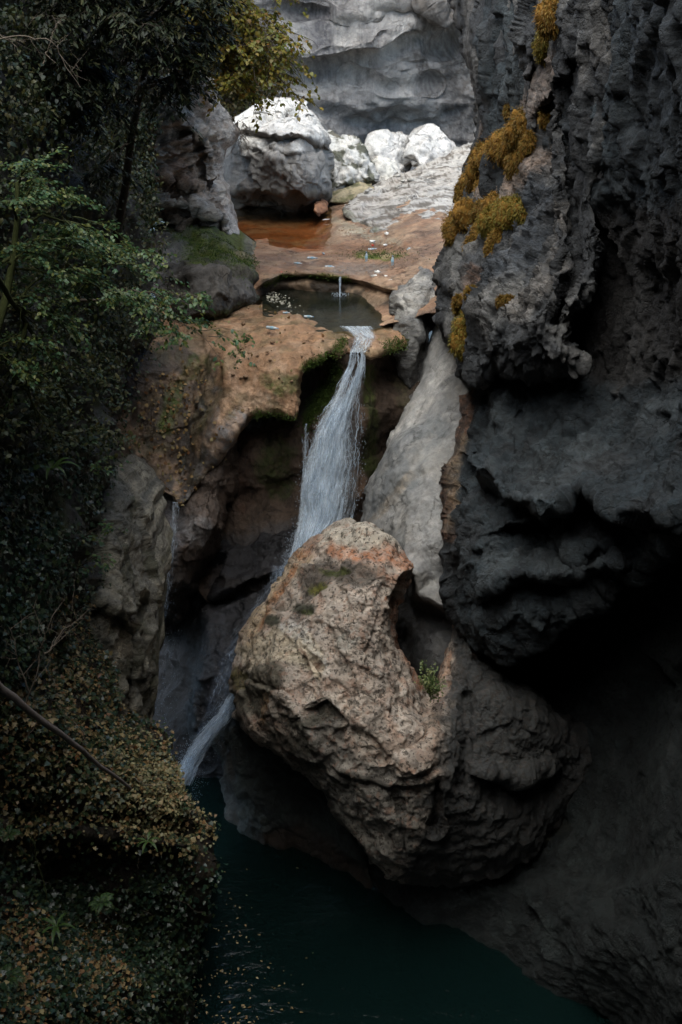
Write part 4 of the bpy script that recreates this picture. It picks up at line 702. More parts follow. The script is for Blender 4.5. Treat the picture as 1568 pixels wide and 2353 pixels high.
def dens_main(T, V):
    c = interp(V, [(790, .85), (840, .8), (900, .62), (960, .45), (1050, .38), (1150, .36), (1350, .45)])
    w_ = interp(V, [(790, .12), (850, .16), (950, .26), (1050, .40), (1200, .46), (1350, .6)])
    d = np.exp(-((T - c) / w_) ** 2 * 1.2) * interp(V, [(800, .5), (870, .62), (950, .75), (1040, .95), (1200, .95), (1280, .75), (1350, .55)])
    d2 = .38 * np.exp(-((T - .22) / .12) ** 2) * (1 - sstep(950, 1050, V))
    return np.clip(d ** 1.4 + d2 + .10, 0, 1) * sstep(0, .05, T) * sstep(0, .05, 1 - T) * sstep(790, 850, V + 30 * perlin(np.stack([np.ravel(T) * 14, 0 * np.ravel(T), 0 * np.ravel(T) + 5.5], 1)).reshape(np.shape(T)))
ML = [(790, 803), (840, 797), (870, 782), (920, 757), (960, 735), (1000, 716), (1100, 692), (1200, 682), (1250, 672), (1300, 658), (1350, 640)]
MR = [(790, 842), (840, 842), (900, 836), (1000, 832), (1100, 830), (1190, 814), (1220, 790), (1260, 760), (1300, 720), (1350, 690)]
MY = [(790, 20.5), (850, 20.3), (900, 20.15), (1000, 19.9), (1100, 19.7), (1200, 19.4), (1300, 18.9), (1350, 18.55)]
pos_main = fall('main', 795, 1350, ML, MR, MY, dens_main, 850, .0075, wf, nu=60, seed=2, slen=(16, 70))
fall('out', 750, 812, [(750, 775), (775, 812), (812, 800)], [(750, 860), (775, 868), (812, 846)], [(750, 21.35), (775, 20.9), (800, 20.5), (812, 20.4)], lambda T, V: .34 * sstep(0, .2, T) * sstep(0, .2, 1 - T), 60, .004, wf, nu=22, seed=31, bulge=.02, slen=(8, 24))
# side drips left of the main sheet
fall('drip', 975, 1200, [(975, 696), (1200, 688)], [(975, 712), (1200, 700)], [(975, 20.2), (1200, 19.6)], lambda T, V: .3 * np.exp(-((T - .5) / .3) ** 2) * sstep(965, 1040, V), 60, .005, wf, nu=8, seed=5, bulge=.05, slen=(10, 40))
# white water leaving behind the boulder
LL = [(1590, 530), (1650, 484), (1700, 438), (1750, 408), (1815, 380)]; LR = [(1590, 562), (1620, 552), (1650, 536), (1700, 500), (1750, 468), (1815, 440)]
lw = empty('lower_cascade', at(410, 1790, 17)); tag(lw, kind='structure')
fall('low', 1592, 1806, LL, LR, [(1590, 17.0), (1700, 16.9), (1800, 16.7)], lambda T, V: .95 * np.exp(-((T - .52) / .34) ** 2) * sstep(0, .12, T) * sstep(0, .12, 1 - T), 500, .006, lw, nu=24, seed=7, bulge=.05, slen=(10, 40), mat=veil_mat('cascade_film', (.74, .85, .97), .34, .64, .95, 60, 2.5))
# thin film sliding over the dark ledge and the left trickle
M_thin = veil_mat('thin_water_film', (.42, .52, .68), .40, .70, .62, 16, 1.2)
SL = [(1330, 600), (1400, 560), (1500, 490), (1600, 455), (1690, 440)]; SR = [(1330, 690), (1400, 640), (1500, 580), (1600, 545), (1690, 480)]
fall('slide', 1300, 1690, SL, SR, [(1300, 18.6), (1400, 18.0), (1500, 17.7), (1600, 17.2), (1690, 17.2)], lambda T, V: .44 * sstep(0, .4, T) * sstep(0, .25, 1.05 - T) + 0 * V, 60, .003, wf, nu=34, seed=9, bulge=.05, mat=M_thin, slen=(10, 40))
tr_ = empty('gully_trickle', at(395, 1500, 18)); tag(tr_, kind='structure')
fall('trickle', 1155, 1420, [(1155, 394), (1250, 388), (1340, 372), (1420, 362)], [(1155, 412), (1250, 408), (1340, 396), (1420, 385)], [(1155, 19.5), (1250, 18.75), (1340, 18.4), (1420, 18.2)], lambda T, V: .22 * np.exp(-((T - .5) / .35) ** 2) + 0 * V, 150, .004, tr_, nu=10, seed=11, bulge=.05, slen=(6, 30))
sp_ = empty('basin_spout', at(781, 678, 24.3)); tag(sp_, kind='structure')
fall('spout', 637, 682, [(637, 780), (682, 780.5)], [(637, 783.5), (682, 782.5)], [(637, 24.4), (682, 24.15)], lambda T, V: .9 + 0 * T, 22, .005, sp_, nu=5, seed=13, bulge=.03, slen=(20, 45))
g = np.random.default_rng(3)
def scat(n, us, vs, Ys, r0, r1, parent, name='water_drop'):
    P = at(us, vs, Ys); return drops(name, P, g.uniform(r0, r1, len(P)), M_drop, parent)
n = 420; v_ = g.uniform(930, 1340, n); t_ = np.where(g.random(n) < .5, g.normal(0, .05, n), g.normal(1.0, .05, n)); u_ = interp(v_, ML) * (1 - t_) + interp(v_, MR) * t_
scat(n, u_, v_, interp(v_, MY) - g.uniform(0, .4, n), .004, .010, wf)
n = 500; v_ = 1345 - np.abs(g.normal(0, 55, n)); u_ = interp(v_, ML) - np.abs(g.normal(0, 12, n)) + 4; scat(n, u_, v_, 18.6 + g.normal(0, .2, n), .003, .009, wf)
n = 600; v_ = g.uniform(1600, 1840, n); u_ = interp(v_, LL) + g.normal(6, 11, n); scat(n, u_, v_, 16.8 + g.normal(0, .1, n), .003, .008, lw)
n = 200; v_ = g.uniform(1700, 1850, n); u_ = interp(v_, LR) + np.abs(g.normal(0, 14, n)); scat(n, u_, v_, 16.8 + g.normal(0, .1, n), .003, .006, lw)
n = 420; v_ = g.uniform(1330, 1740, n); u_ = 385 + g.normal(0, 16, n) - (v_ - 1330) * .03; scat(n, u_, v_, 18.2 + g.normal(0, .3, n), .003, .006, tr_)
n = 90; a_ = g.uniform(0, 6.28, n); q = g.uniform(.3, 1, n); c = at(781, 680, y_of_z(680, Z2)); P = np.stack([c[0] + .2 * q * np.cos(a_), c[1] + .16 * q * np.sin(a_), Z2 + g.uniform(0, .07, n)], 1); drops('water_drop', P, g.uniform(.004, .010, n), M_drop, sp_)
# foam on the basin and the upper rim
M_foam = plain('foam', (.40, .38, .30), .9, .01, 60, .3)
def discs(name, C, r, mat, nrm=None, flat=.35, parent=None, seed=0, sides=7):
    g = np.random.default_rng(seed); C = np.asarray(C, float); n = len(C); r = np.broadcast_to(r, (n,))
    ph = np.arange(sides) * 2 * math.pi / sides
    rr = r[:, None] * g.uniform(.55, 1.2, (n, sides))
    ring = np.stack([rr * np.cos(ph), rr * np.sin(ph), 0 * rr], -1)
    top = np.stack([0 * r, 0 * r, r * flat], -1)[:, None]
    V = np.concatenate([ring, top], 1) + C[:, None]
    F = np.array([(i, (i + 1) % sides, sides) for i in range(sides)]); F = (np.arange(n) * (sides + 1))[:, None, None] + F[None]
    return make_mesh(name, V.reshape(-1, 3), None, F.reshape(-1, 3), mat, parent=parent)
n = 130; u_ = 612 + np.abs(g.normal(0, 32, n)); v_ = 676 + (u_ - 612) * .45 + g.normal(0, 8, n); m = (u_ < 700) & (v_ < 724) & (v_ > 668)
P = at(u_[m], v_[m], y_of_z(v_[m], Z2 + .006)); tag(discs('foam', P, g.uniform(.01, .032, m.sum()), M_foam, seed=4), 'creamy flecks of foam drifting at the left end of the basin', 'foam', kind='stuff')
# ---------------------------------------------------------------- leaves, twigs, trees
def unit(x): return x / (np.linalg.norm(x, axis=-1, keepdims=True) + 1e-9)
LEAF = np.array([(0, 0, 0), (.28, .30, .04), (.28, -.30, .04), (.68, .22, .02), (.68, -.22, .02), (1, 0, -.06)]); LEAFF = [(0, 2, 1), (1, 2, 4), (1, 4, 3), (3, 4, 5)]
IVY = np.array([(0, 0, 0), (.05, .45, .03), (.38, .28, .0), (.55, .48, .05), (.62, .2, 0), (1, 0, -.04), (.62, -.2, 0), (.55, -.48, .05), (.38, -.28, 0), (.05, -.45, .03)])
IVYF = [(0, 2, 1), (2, 4, 3), (0, 8, 2), (2, 8, 6), (2, 6, 4), (4, 6, 5), (6, 8, 7), (0, 9, 8)]
NEED = np.array([(0, 0, 0), (.3, .5, 0), (.3, -.5, 0), (.95, .25, 0), (.95, -.25, 0)]); NEEDF = [(0, 2, 1), (1, 2, 4), (1, 4, 3)]
def leaves(name, P, A, N, size, tmpl, faces, mat, parent=None, wid=1., seed=0):
    """leaf blades at P, pointing along A, facing N"""
    P = np.asarray(P, float); n = len(P)
    if n == 0: return None
    A = unit(A); B = unit(np.cross(N, A)); C = np.cross(A, B); size = np.broadcast_to(size, (n,))
    T = tmpl[None] * np.array([1, wid, 1])
    V = P[:, None] + (T[..., 0:1] * A[:, None] + T[..., 1:2] * B[:, None] + T[..., 2:3] * C[:, None] * 2) * size[:, None, None]
    F = (np.arange(n) * len(tmpl))[:, None, None] + np.array(faces)[None]
    return make_mesh(name, V.reshape(-1, 3), None, F.reshape(-1, 3), mat, smooth=False, parent=parent)
def pick(key, n, wfun=None, seed=0, region=None):
    s = SURF[key]; g = np.random.default_rng(seed); w = np.ones(len(s['P'])) if wfun is None else wfun(s['U'], s['V'], s['P'], s['N'])
    # weight by true area so that slanting parts get their share
    if region is not None:
        sd, _, _ = poly_sd(s['U'], s['V'], region); w = w * sstep(-10, 10, sd)
    w = np.clip(w, 0, None) * (s['V'] < 2400) * (s['U'] > -60) * (s['V'] > -60)
    w = w * (s['P'][:, 1] / 12) ** 1.0
    i = g.choice(len(w), n, p=w / w.sum())
    return s['P'][i] + g.normal(0, .03, (n, 3)), s['N'][i], s['U'][i], s['V'][i], g
def near(key, u, v):
    s = SURF[key]; i = np.argmin((s['U'] - u) ** 2 + (s['V'] - v) ** 2); return s['P'][i], s['N'][i]
M_ivy = leaf_mat('ivy_leaf', [(.02, .04, .02), (.04, .065, .025), (.07, .075, .03), (.14, .10, .045), (.26, .20, .09), (.20, .09, .035)], .15, .45)
M_ivyg = leaf_mat('ivy_leaf_green', [(.012, .028, .02), (.02, .045, .028), (.03, .06, .03), (.055, .07, .025), (.02, .04, .03)], .15, .38, .45)
M_tan = leaf_mat('fallen_leaf', [(.22, .14, .06), (.30, .20, .08), (.16, .07, .03), (.26, .22, .10), (.10, .06, .03)], .1, .7)
M_horn = leaf_mat('hornbeam_leaf', [(.035, .08, .035), (.055, .12, .05), (.08, .14, .05), (.15, .16, .035), (.04, .10, .055)], .4, .45)
M_yel = leaf_mat('maple_leaf', [(.13, .16, .03), (.22, .20, .03), (.28, .20, .03), (.10, .14, .03), (.25, .12, .02)], .45, .5)
M_yew = leaf_mat('yew_needle', [(.01, .018, .01), (.018, .03, .014), (.03, .042, .016), (.05, .05, .016)], .2, .55)
M_bushd = leaf_mat('undergrowth_leaf', [(.015, .03, .018), (.03, .05, .02), (.05, .065, .022), (.09, .08, .025), (.02, .04, .028)], .25, .5)
M_fernd = leaf_mat('dark_frond', [(.02, .05, .02), (.04, .08, .025), (.07, .11, .03)], .3, .5)
M_fern = leaf_mat('fern_frond_green', [(.035, .075, .022), (.055, .105, .028), (.09, .13, .03)], .35, .45)
M_bark = plain('bark', (.06, .05, .038), .9, .01, 25)
M_twig = plain('bare_twig', (.17, .14, .11), .9, .003, 40)
M_mbark = plain('mossy_bark', (.045, .055, .015), .95, .01, 20)
# ivy over the bank
def w_bank(U, V, P, N):
    top = .3 + sstep(-.1, .5, N[:, 2]); hollow = 1 - .8 * np.exp(-(((U - 130) / 230) ** 2 + ((V - 1975) / 70) ** 2))
    return top * hollow * (.4 + 1.0 * sstep(-.2, .3, fbm(P / .7, 3)))
P, N, U, V, g = pick('ivy_bank', 30000, w_bank, 1)
n = len(P); up = np.array([0, 0, 1.])
A = unit(g.normal(size=(n, 3)) + [0, -.9, -.5] + .3 * N); F_ = unit(N * .7 + up * .9 + g.normal(0, .35, (n, 3)))
lit = (V < 1960) & (g.random(n) < .75)  # light put into leaf colour: lit top leaves brighter, the rest darker
P = P + N * g.uniform(.01, .12, (n, 1))
tag(leaves('ivy_cover', P[lit], A[lit], F_[lit], g.uniform(.022, .085, lit.sum()), IVY, IVYF, M_ivy), 'dense autumn ivy spilling over the top of the lower left bank', 'ivy', kind='stuff')
tag(leaves('ivy_curtain', P[~lit], A[~lit], F_[~lit], g.uniform(.022, .085, (~lit).sum()), IVY, IVYF, M_ivyg), 'dark green ivy hanging down the face of the lower left bank', 'ivy', kind='stuff')
P, N, U, V, g = pick('ivy_bank', 4500, lambda U, V, P, N: sstep(2080, 2150, V) * sstep(330, 250, U) * (.2 + sstep(.1, .6, N[:, 2])), 2)
n = len(P); tag(leaves('leaf_litter', P + N * .03, unit(g.normal(size=(n, 3)) * [1, 1, .3]), unit(up + .4 * g.normal(size=(n, 3))), g.uniform(.04, .085, n), LEAF, LEAFF, M_tan, wid=1.3), 'pale fallen leaves covering the ledge in the bottom left corner', 'leaf litter', kind='stuff')
P, N, U, V, g = pick('ivy_bank', 3000, lambda U, V, P, N: np.exp(-(((U - 350) / 120) ** 2 + ((V - 1830) / 80) ** 2)) * (.2 + sstep(0, .5, N[:, 2])), 14); n = len(P)
tag(leaves('pale_ivy', P + N * g.uniform(.06, .14, (n, 1)), unit(g.normal(size=(n, 3)) + [0, -.8, -.3]), unit(up + .3 * N + .3 * g.normal(size=(n, 3))), g.uniform(.035, .065, n), IVY, IVYF, leaf_mat('pale_ivy_leaf', [(.10, .11, .05), (.24, .22, .11), (.33, .28, .14), (.26, .14, .06)], .15, .45)), 'paler yellowing ivy with the light on the brow of the bank put into its colour', 'ivy', kind='stuff')  # pale leaves added to brighten the brow through their colour
g = np.random.default_rng(15); LS = []
P, N, U, V, g = pick('ivy_bank', 70, lambda U, V, P, N: 1. * (U > 0) * (U < 380), 16)
for i in range(len(P)):
    s_ = np.linspace(0, 1, 8)[:, None]; d = unit(np.array([g.normal(0, .6), -.3, g.uniform(-1, .4)])); LS.append(P[i] + N[i] * .1 + d * g.uniform(.15, .6) * s_ + np.cumsum(g.normal(0, .02, (8, 3)), 0))
tag(tubes('ivy_stems', LS, np.full((len(LS), 8), .0035), M_bark, None, 4), 'thin bare stems threading through the ivy of the lower bank', 'ivy stems', kind='stuff')
# growth on the left wall
P, N, U, V, g = None, None, None, None, None
_s = SURF['near_wall_left']; g = np.random.default_rng(17); i = g.choice(np.where((_s['U'] > -700) & (_s['V'] > -300) & (_s['V'] < 2300))[0], 9000); P, N, n = _s['P'][i] + g.normal(0, .06, (9000, 3)), _s['N'][i], 9000
tag(leaves('wall_foliage', P + N * g.uniform(0, .3, (n, 1)), unit(g.normal(size=(n, 3)) + [0, -.3, -.6]), unit(N * .5 + up + .4 * g.normal(size=(n, 3))), g.uniform(.05, .11, n), LEAF, LEAFF, M_bushd), 'dark foliage carrying on along the near left wall', 'undergrowth', kind='stuff')
def w_lw(U, V, P, N): return (.25 + sstep(-.35, .35, fbm(P / 1.1, 3))) * (.5 + .8 * sstep(-.2, .4, N[:, 2]))
P, N, U, V, g = pick('left_wall', 36000, w_lw, 3); n = len(P)
q = V > 1050
tag(leaves('ivy_on_wall', P[q] + N[q] * g.uniform(0, .12, (q.sum(), 1)), unit(g.normal(size=(q.sum(), 3)) + [0, -.4, -.8]), unit(N[q] + .4 * up + .3 * g.normal(size=(q.sum(), 3))), g.uniform(.04, .08, q.sum()), IVY, IVYF, M_ivyg), 'dark ivy clinging to the shaded wall at the left edge', 'ivy', kind='stuff')
q = ~q
tag(leaves('undergrowth', P[q] + N[q] * g.uniform(0, .45, (q.sum(), 1)), unit(g.normal(size=(q.sum(), 3)) + [0, -.3, -.5]), unit(.5 * N[q] + up + .5 * g.normal(size=(q.sum(), 3))), g.uniform(.035, .10, q.sum()), LEAF, LEAFF, M_bushd), 'dark tangled undergrowth covering the steep upper left slope', 'undergrowth', kind='stuff')
P, N, U, V, g = pick('left_crag', 3000, lambda U, V, P, N: np.exp(-((U - 315) / 35) ** 2) * sstep(-.3, .3, fbm(P / .8, 3)) * (V < 520) + .8 * np.exp(-(((U - 430) / 70) ** 2 + ((V - 110) / 50) ** 2)), 4); n = len(P)
tag(leaves('crag_plants', P + N * g.uniform(0, .25, (n, 1)), unit(g.normal(size=(n, 3)) + [0, -.3, -.4]), unit(.5 * N + up + .5 * g.normal(size=(n, 3))), g.uniform(.06, .15, n), LEAF, LEAFF, M_bushd), 'small dark plants rooted in the cracks of the left crag', 'crevice plants', kind='stuff')
# fallen leaves on the gully rock and afloat
g = np.random.default_rng(8)
P, N, U, V, g = pick('waterfall_rock', 520, lambda U, V, P, N: np.exp(-((U - 400) / 85) ** 2) * sstep(800, 900, V) + .06, 5); n = len(P)
tag(leaves('scattered_leaves', P + N * .03, unit(g.normal(size=(n, 3))), unit(N + .3 * g.normal(size=(n, 3))), g.uniform(.05, .10, n), LEAF, LEAFF, M_tan, wid=1.3), 'fallen leaves scattered down the wet gully rock', 'fallen leaves', kind='stuff')
P, N, U, V, g = pick('gully_rock', 90, None, 6); n = len(P)
n = 190; g = np.random.default_rng(9); v = 2400 - np.abs(g.normal(0, 170, n)); u = 440 + np.abs(g.normal(0, 75, n)) * (1 + (v - 1950) / 500); m = (v > 1930) & (v < 2380)
u, v = u[m], v[m]; n = len(u); P = at(u, v, y_of_z(v, Z3 + .012))
tag(leaves('floating_leaves', P, unit(g.normal(size=(n, 3)) * [1, 1, .02]), unit(up + .12 * g.normal(size=(n, 3))), g.uniform(.02, .07, n), LEAF, LEAFF, leaf_mat('floating_leaf', [(.10, .07, .03), (.24, .17, .08), (.36, .27, .14), (.15, .08, .03)], .05, .4), wid=.9), 'yellow leaves floating on the dark water beside the ivy bank', 'floating leaves', kind='stuff')
# ---- branching plants
def curve(p0, p1, sag, k=14, wob=.05, seed=0):
    g = np.random.default_rng(seed); t = np.linspace(0, 1, k)[:, None]
    P = np.asarray(p0) * (1 - t) + np.asarray(p1) * t; L = np.linalg.norm(np.asarray(p1) - np.asarray(p0))
    P = P + np.array([0, 0, 1.]) * sag * 4 * t * (1 - t)
    w_ = np.cumsum(g.normal(0, 1, (k, 3)), 0); w_ -= t * w_[-1]
    return P + w_ * wob * L / k
def bough(L, r0, nt, tl, droop, g, lsize, lden, flat=.35, fwd=.55):
    """side twigs of a limb L (k,3) and leaf sites along them"""
    k = len(L); twigs = []; rad = []; LP = []; LA = []
    T = unit(np.gradient(L, axis=0))
    for i in range(nt):
        t = g.uniform(.12, 1); x = t * (k - 1); j = min(int(x), k - 2); p = L[j] * (1 - x + j) + L[j + 1] * (x - j); d = T[j]
        side = unit(np.cross(d, [0, 0, 1.])) * (1 if i % 2 else -1)
        dr = unit(d * fwd + side * g.uniform(.5, 1) + np.array([0, 0, g.normal(0, flat)]))
        ln = tl * (1.15 - .6 * t) * g.uniform(.6, 1.2); s = np.linspace(0, 1, 7)[:, None]
        tw = p + dr * ln * s + np.array([0, 0, -1.]) * droop * ln * s ** 2 + g.normal(0, .015 * ln, (7, 3)) * s
        twigs.append(tw); rad.append(r0 * .35 * (1 - .8 * s[:, 0]))
        m = int(lden * ln); s2 = g.uniform(.1, 1.05, m); xx = np.clip(s2, 0, .999) * 6; jj = xx.astype(int); f = (xx - jj)[:, None]
        q = tw[jj] * (1 - f) + tw[np.minimum(jj + 1, 6)] * f; dd = unit(tw[6] - tw[0]); sd = unit(np.cross(dd, [0, 0, 1.]))
        LP.append(q + g.normal(0, .02, (m, 3))); LA.append(unit(dd * .8 + sd * g.choice([-1, 1], m)[:, None] * g.uniform(.4, 1.1, (m, 1)) + np.array([0, 0, -.25]) + g.normal(0, .15, (m, 3))))
    return twigs, rad, np.concatenate(LP) if LP else np.zeros((0, 3)), np.concatenate(LA) if LA else np.zeros((0, 3))
def tree(name, trunk, limbs, label, cat, mat, bark, lsize, tmpl=(LEAF, LEAFF), nt=14, tl=.7, droop=.3, lden=40, seed=0, rt=.08, rl=.03, group=None, flat=.25, wid=1., tilt=.35, sub=1):
    """trunk: (k,3); limbs: list of (start, end, sag)"""
    g = np.random.default_rng(seed); root = empty(name, trunk[0]); tag(root, label, cat, group)
    k = len(trunk); tubes('trunk', [trunk], [np.linspace(rt, rt * .35, k)], bark, root, 8)
    allp, alla, TW, RD = [], [], [], []
    for li, (a, b, sag) in enumerate(limbs):
        L = curve(a, b, sag, 14, .35, seed * 31 + li); ln = np.linalg.norm(L[-1] - L[0])
        tw, rd, lp, la = bough(L, rl, int(nt * max(.5, ln / 2)), tl, droop, g, lsize, lden, flat)
        tubes('branch', [L], [np.linspace(rl, rl * .15, 14)], bark, root, 6)
        subs = []
        TW += tw; RD += list(rd)
        allp.append(lp); alla.append(la)
        if sub:
            for s_ in range(int(3 * ln)):
                j = g.integers(3, 12); T = unit(L[j + 1] - L[j]); sd = unit(np.cross(T, up)) * g.choice([-1, 1])
                e = L[j] + (T * .6 + sd * .8 + up * g.normal(-.1, .2)) * g.uniform(.35, .8) * min(ln * .5, 1.4)
                L2 = curve(L[j], e, .05, 8, .3, seed * 77 + li * 9 + s_); tw, rd, lp, la = bough(L2, rl * .6, max(4, int(nt * .4)), tl * .75, droop, g, lsize, lden, flat)
                L2 = np.array([np.interp(np.linspace(0, 7, 7), np.arange(8), L2[:, c]) for c in range(3)]).T
                TW += tw + [L2]; RD += list(rd) + [np.linspace(rl * .5, rl * .1, 7)]; allp.append(lp); alla.append(la)
    tubes('twigs', np.array(TW), np.array(RD), bark, root, 3)['kind'] = 'stuff'
    P = np.concatenate(allp); A = np.concatenate(alla); n = len(P)
    leaves('crown', P, A, unit(up + tilt * g.normal(size=(n, 3))), g.uniform(.7, 1.2, n) * lsize, tmpl[0], tmpl[1], mat, root, wid)
    return root, n
def pw(u, v, Y): return at(u, v, Y)
cnt = {}
# dark yew leaning out over the upper left
tk = np.array([pw(262, 600, 17.5), pw(272, 520, 17.3), pw(290, 420, 17.2), pw(300, 330, 17), pw(318, 230, 16.9), pw(338, 140, 16.8), pw(352, 40, 16.7), pw(360, -80, 16.6), pw(365, -250, 16.6)])
lim = [(tk[5], pw(480, 60, 16), .1), (tk[5], pw(120, 150, 15.5), .1), (tk[6], pw(440, 20, 15.5), .15), (tk[6], pw(200, 20, 15.5), .15), (tk[6], pw(60, 60, 15), .2), (tk[7], pw(490, -40, 16), .2), (tk[7], pw(250, -80, 15), .1), (tk[7], pw(90, -60, 15), .2), (tk[4], pw(430, 200, 16.3), .1), (tk[4], pw(200, 260, 16), .1), (tk[5], pw(400, 130, 15.6), .1), (tk[7], pw(420, -100, 15.4), .1), (tk[3], pw(230, 400, 16.6), .05), (tk[6], pw(330, 60, 15.2), .1), (tk[5], pw(30, 220, 15), .1)]
_, cnt['yew'] = tree('yew_tree', tk, lim, 'slender dark evergreen leaning over the gorge at upper left', 'tree', M_yew, M_bark, .10, (NEED, NEEDF), nt=22, tl=.75, droop=.55, lden=66, seed=21, rt=.075, rl=.03, wid=.32, flat=.3)
# maple limb with yellowing leaves
tk = np.array([pw(395, 140, 27.5), pw(405, 110, 27), pw(415, 80, 26.4), pw(425, 40, 26), pw(435, -30, 25.5), pw(445, -120, 25)])
lim = [(tk[3], pw(700, 190, 23.6), .5), (tk[3], pw(670, 170, 24.6), .5), (tk[3], pw(640, 130, 24.2), .4), (tk[3], pw(600, 110, 23.6), .3), (tk[3], pw(530, 120, 24), .25), (tk[2], pw(695, 225, 24.2), .35), (tk[2], pw(620, 185, 23.8), .35), (tk[1], pw(560, 190, 24.5), .25), (tk[2], pw(660, 150, 25), .4), (tk[4], pw(580, 60, 24), .3), (tk[2], pw(560, 215, 24.6), .3), (tk[4], pw(480, 15, 23.6), .2), (tk[5], pw(640, -10, 24.6), .2), (tk[2], pw(600, 250, 25.8), .2)]
_, cnt['maple'] = tree('maple_tree', tk, lim, 'maple reaching out with yellowing leaves before the pale back cliff', 'tree', M_yel, M_bark, .10, nt=10, tl=.8, droop=.4, lden=28, seed=22, rt=.09, rl=.03, wid=1.25, tilt=.5)
# hornbeam sprays at mid left
tk = np.array([pw(-80, 1000, 10), pw(-50, 900, 10.2), pw(-20, 800, 10.4), pw(10, 700, 10.6), pw(30, 600, 10.8), pw(40, 500, 11), pw(40, 420, 11.2)])
lim = [(tk[4], pw(325, 640, 12.4), .15), (tk[4], pw(250, 560, 12.6), .2), (tk[5], pw(200, 470, 12.4), .2), (tk[5], pw(120, 450, 11.2), .15), (tk[3], pw(230, 640, 11.6), .15), (tk[3], pw(130, 720, 11), .1), (tk[6], pw(90, 400, 11), .1), (tk[4], pw(290, 690, 12), .1), (tk[3], pw(180, 780, 11.2), .08), (tk[5], pw(280, 600, 12.6), .2), (tk[2], pw(60, 860, 10.6), .05), (tk[4], pw(120, 600, 11), .12), (tk[5], pw(20, 480, 10.6), .1), (tk[2], pw(110, 800, 11), .1)]
_, cnt['horn'] = tree('hornbeam_tree', tk, lim, 'green hornbeam with layered leafy sprays at the left edge', 'tree', M_horn, M_mbark, .052, nt=12, tl=.46, droop=.25, lden=80, seed=23, rt=.06, rl=.016, wid=1.05, tilt=.4, flat=.15)
tk = np.array([pw(150, 700, 14.5), pw(190, 690, 14.3), pw(230, 690, 14.1), pw(270, 690, 13.9)])
lim = [(tk[3], pw(445, 720, 13.2), .12), (tk[3], pw(520, 835, 13), .25), (tk[2], pw(400, 700, 13.4), .1), (tk[3], pw(380, 780, 13.3), .1), (tk[2], pw(350, 690, 13.3), .1)]
_, cnt['horn2'] = tree('hornbeam_branch', tk, lim, 'low hornbeam bough reaching out in front of the brown dome rock', 'branch', M_horn, M_bark, .062, nt=13, tl=.38, droop=.3, lden=62, seed=24, rt=.03, rl=.012, wid=1.05, tilt=.4, flat=.15, sub=1)
# small sprigs over the pale buttress
for i, (u, v, Y, ex, ey, lb) in enumerate([(195, 1090, 13.6, 95, -28, 'pale green sprig fanned over the top of the pale buttress rock'), (200, 1230, 13.2, 75, -8, 'small green sprig hanging beside the middle of the pale buttress'), (205, 1290, 13.1, 55, 8, 'faint little sprig low on the pale buttress rock')]):
    tk = np.array([pw(u - 25, v + 12, Y + .3), pw(u - 10, v + 6, Y + .2), pw(u, v, Y), pw(u + ex * .3, v + ey * .4, Y - .1)])
    tree('hornbeam_sprig', tk, [(tk[2], pw(u + ex, v + ey, Y - .2), .08), (tk[1], pw(u + ex * .6, v + ey + 22, Y - .2), .06), (tk[2], pw(u + ex * .7, v + ey - 12, Y - .1), .06)], lb, 'sprig', M_horn, M_bark, .06, nt=8, tl=.16, droop=.2, lden=52, seed=40 + i, rt=.01, rl=.006, wid=1.1, sub=0)
# crooked mossy limb and bare twigs
def twig_tree(name, label, cat, mains, r, mat, seed, nsub=5, tl=.5, group=None):
    g = np.random.default_rng(seed); root = empty(name, mains[0][0]); tag(root, label, cat, group)
    for i, m in enumerate(mains):
        k = 16; x = np.linspace(0, len(m) - 1, k); M = np.array([np.interp(x, np.arange(len(m)), np.asarray(m)[:, c]) for c in range(3)]).T
        w_ = np.cumsum(g.normal(0, .012, (k, 3)), 0); M = M + w_ - np.linspace(0, 1, k)[:, None] * w_[-1]
        tubes('stem', [M], [np.linspace(r, r * .3, k)], mat, root, 7)
        tw = []; rd = []
        for s in range(nsub):
            j = g.integers(3, k - 1); T = unit(M[j] - M[j - 1]); dr = unit(T * .7 + g.normal(0, .6, 3) + up * .1); s_ = np.linspace(0, 1, 7)[:, None]; ln = tl * g.uniform(.4, 1.2)
            t = M[j] + dr * ln * s_ + np.cumsum(g.normal(0, .03 * ln, (7, 3)), 0) * s_; tw.append(t); rd.append(r * .4 * (1 - .8 * s_[:, 0]))
            for _ in range(2):
                q = g.integers(2, 6); d2 = unit(dr + g.normal(0, .7, 3)); t2 = t[q] + d2 * ln * .5 * s_ + np.cumsum(g.normal(0, .02 * ln, (7, 3)), 0) * s_; tw.append(t2); rd.append(r * .22 * (1 - .8 * s_[:, 0]))
        if tw: tubes('twigs', np.array(tw), np.array(rd), mat, root, 3)['kind'] = 'stuff'
    return root
twig_tree('mossy_limb', 'dark crooked moss-furred limb arching down the left wall', 'branch', [[pw(-30, 600, 10), pw(60, 740, 10.8), pw(130, 850, 11.3), pw(170, 950, 11.6)], [pw(60, 740, 10.8), pw(20, 880, 10.6), pw(60, 900, 10.6), pw(85, 960, 10.7)]], .03, M_mbark, 51, 7, .5)
twig_tree('bare_shrub', 'leafless pale shrub against the dark ivy at lower left', 'shrub', [[pw(60, 1620, 10), pw(85, 1540, 10), pw(100, 1470, 10.1), pw(130, 1400, 10.2)], [pw(70, 1590, 10), pw(40, 1500, 9.9), pw(20, 1440, 9.9)], [pw(95, 1500, 10.05), pw(150, 1450, 10.2), pw(190, 1420, 10.3)]], .010, M_twig, 52, 9, .45)
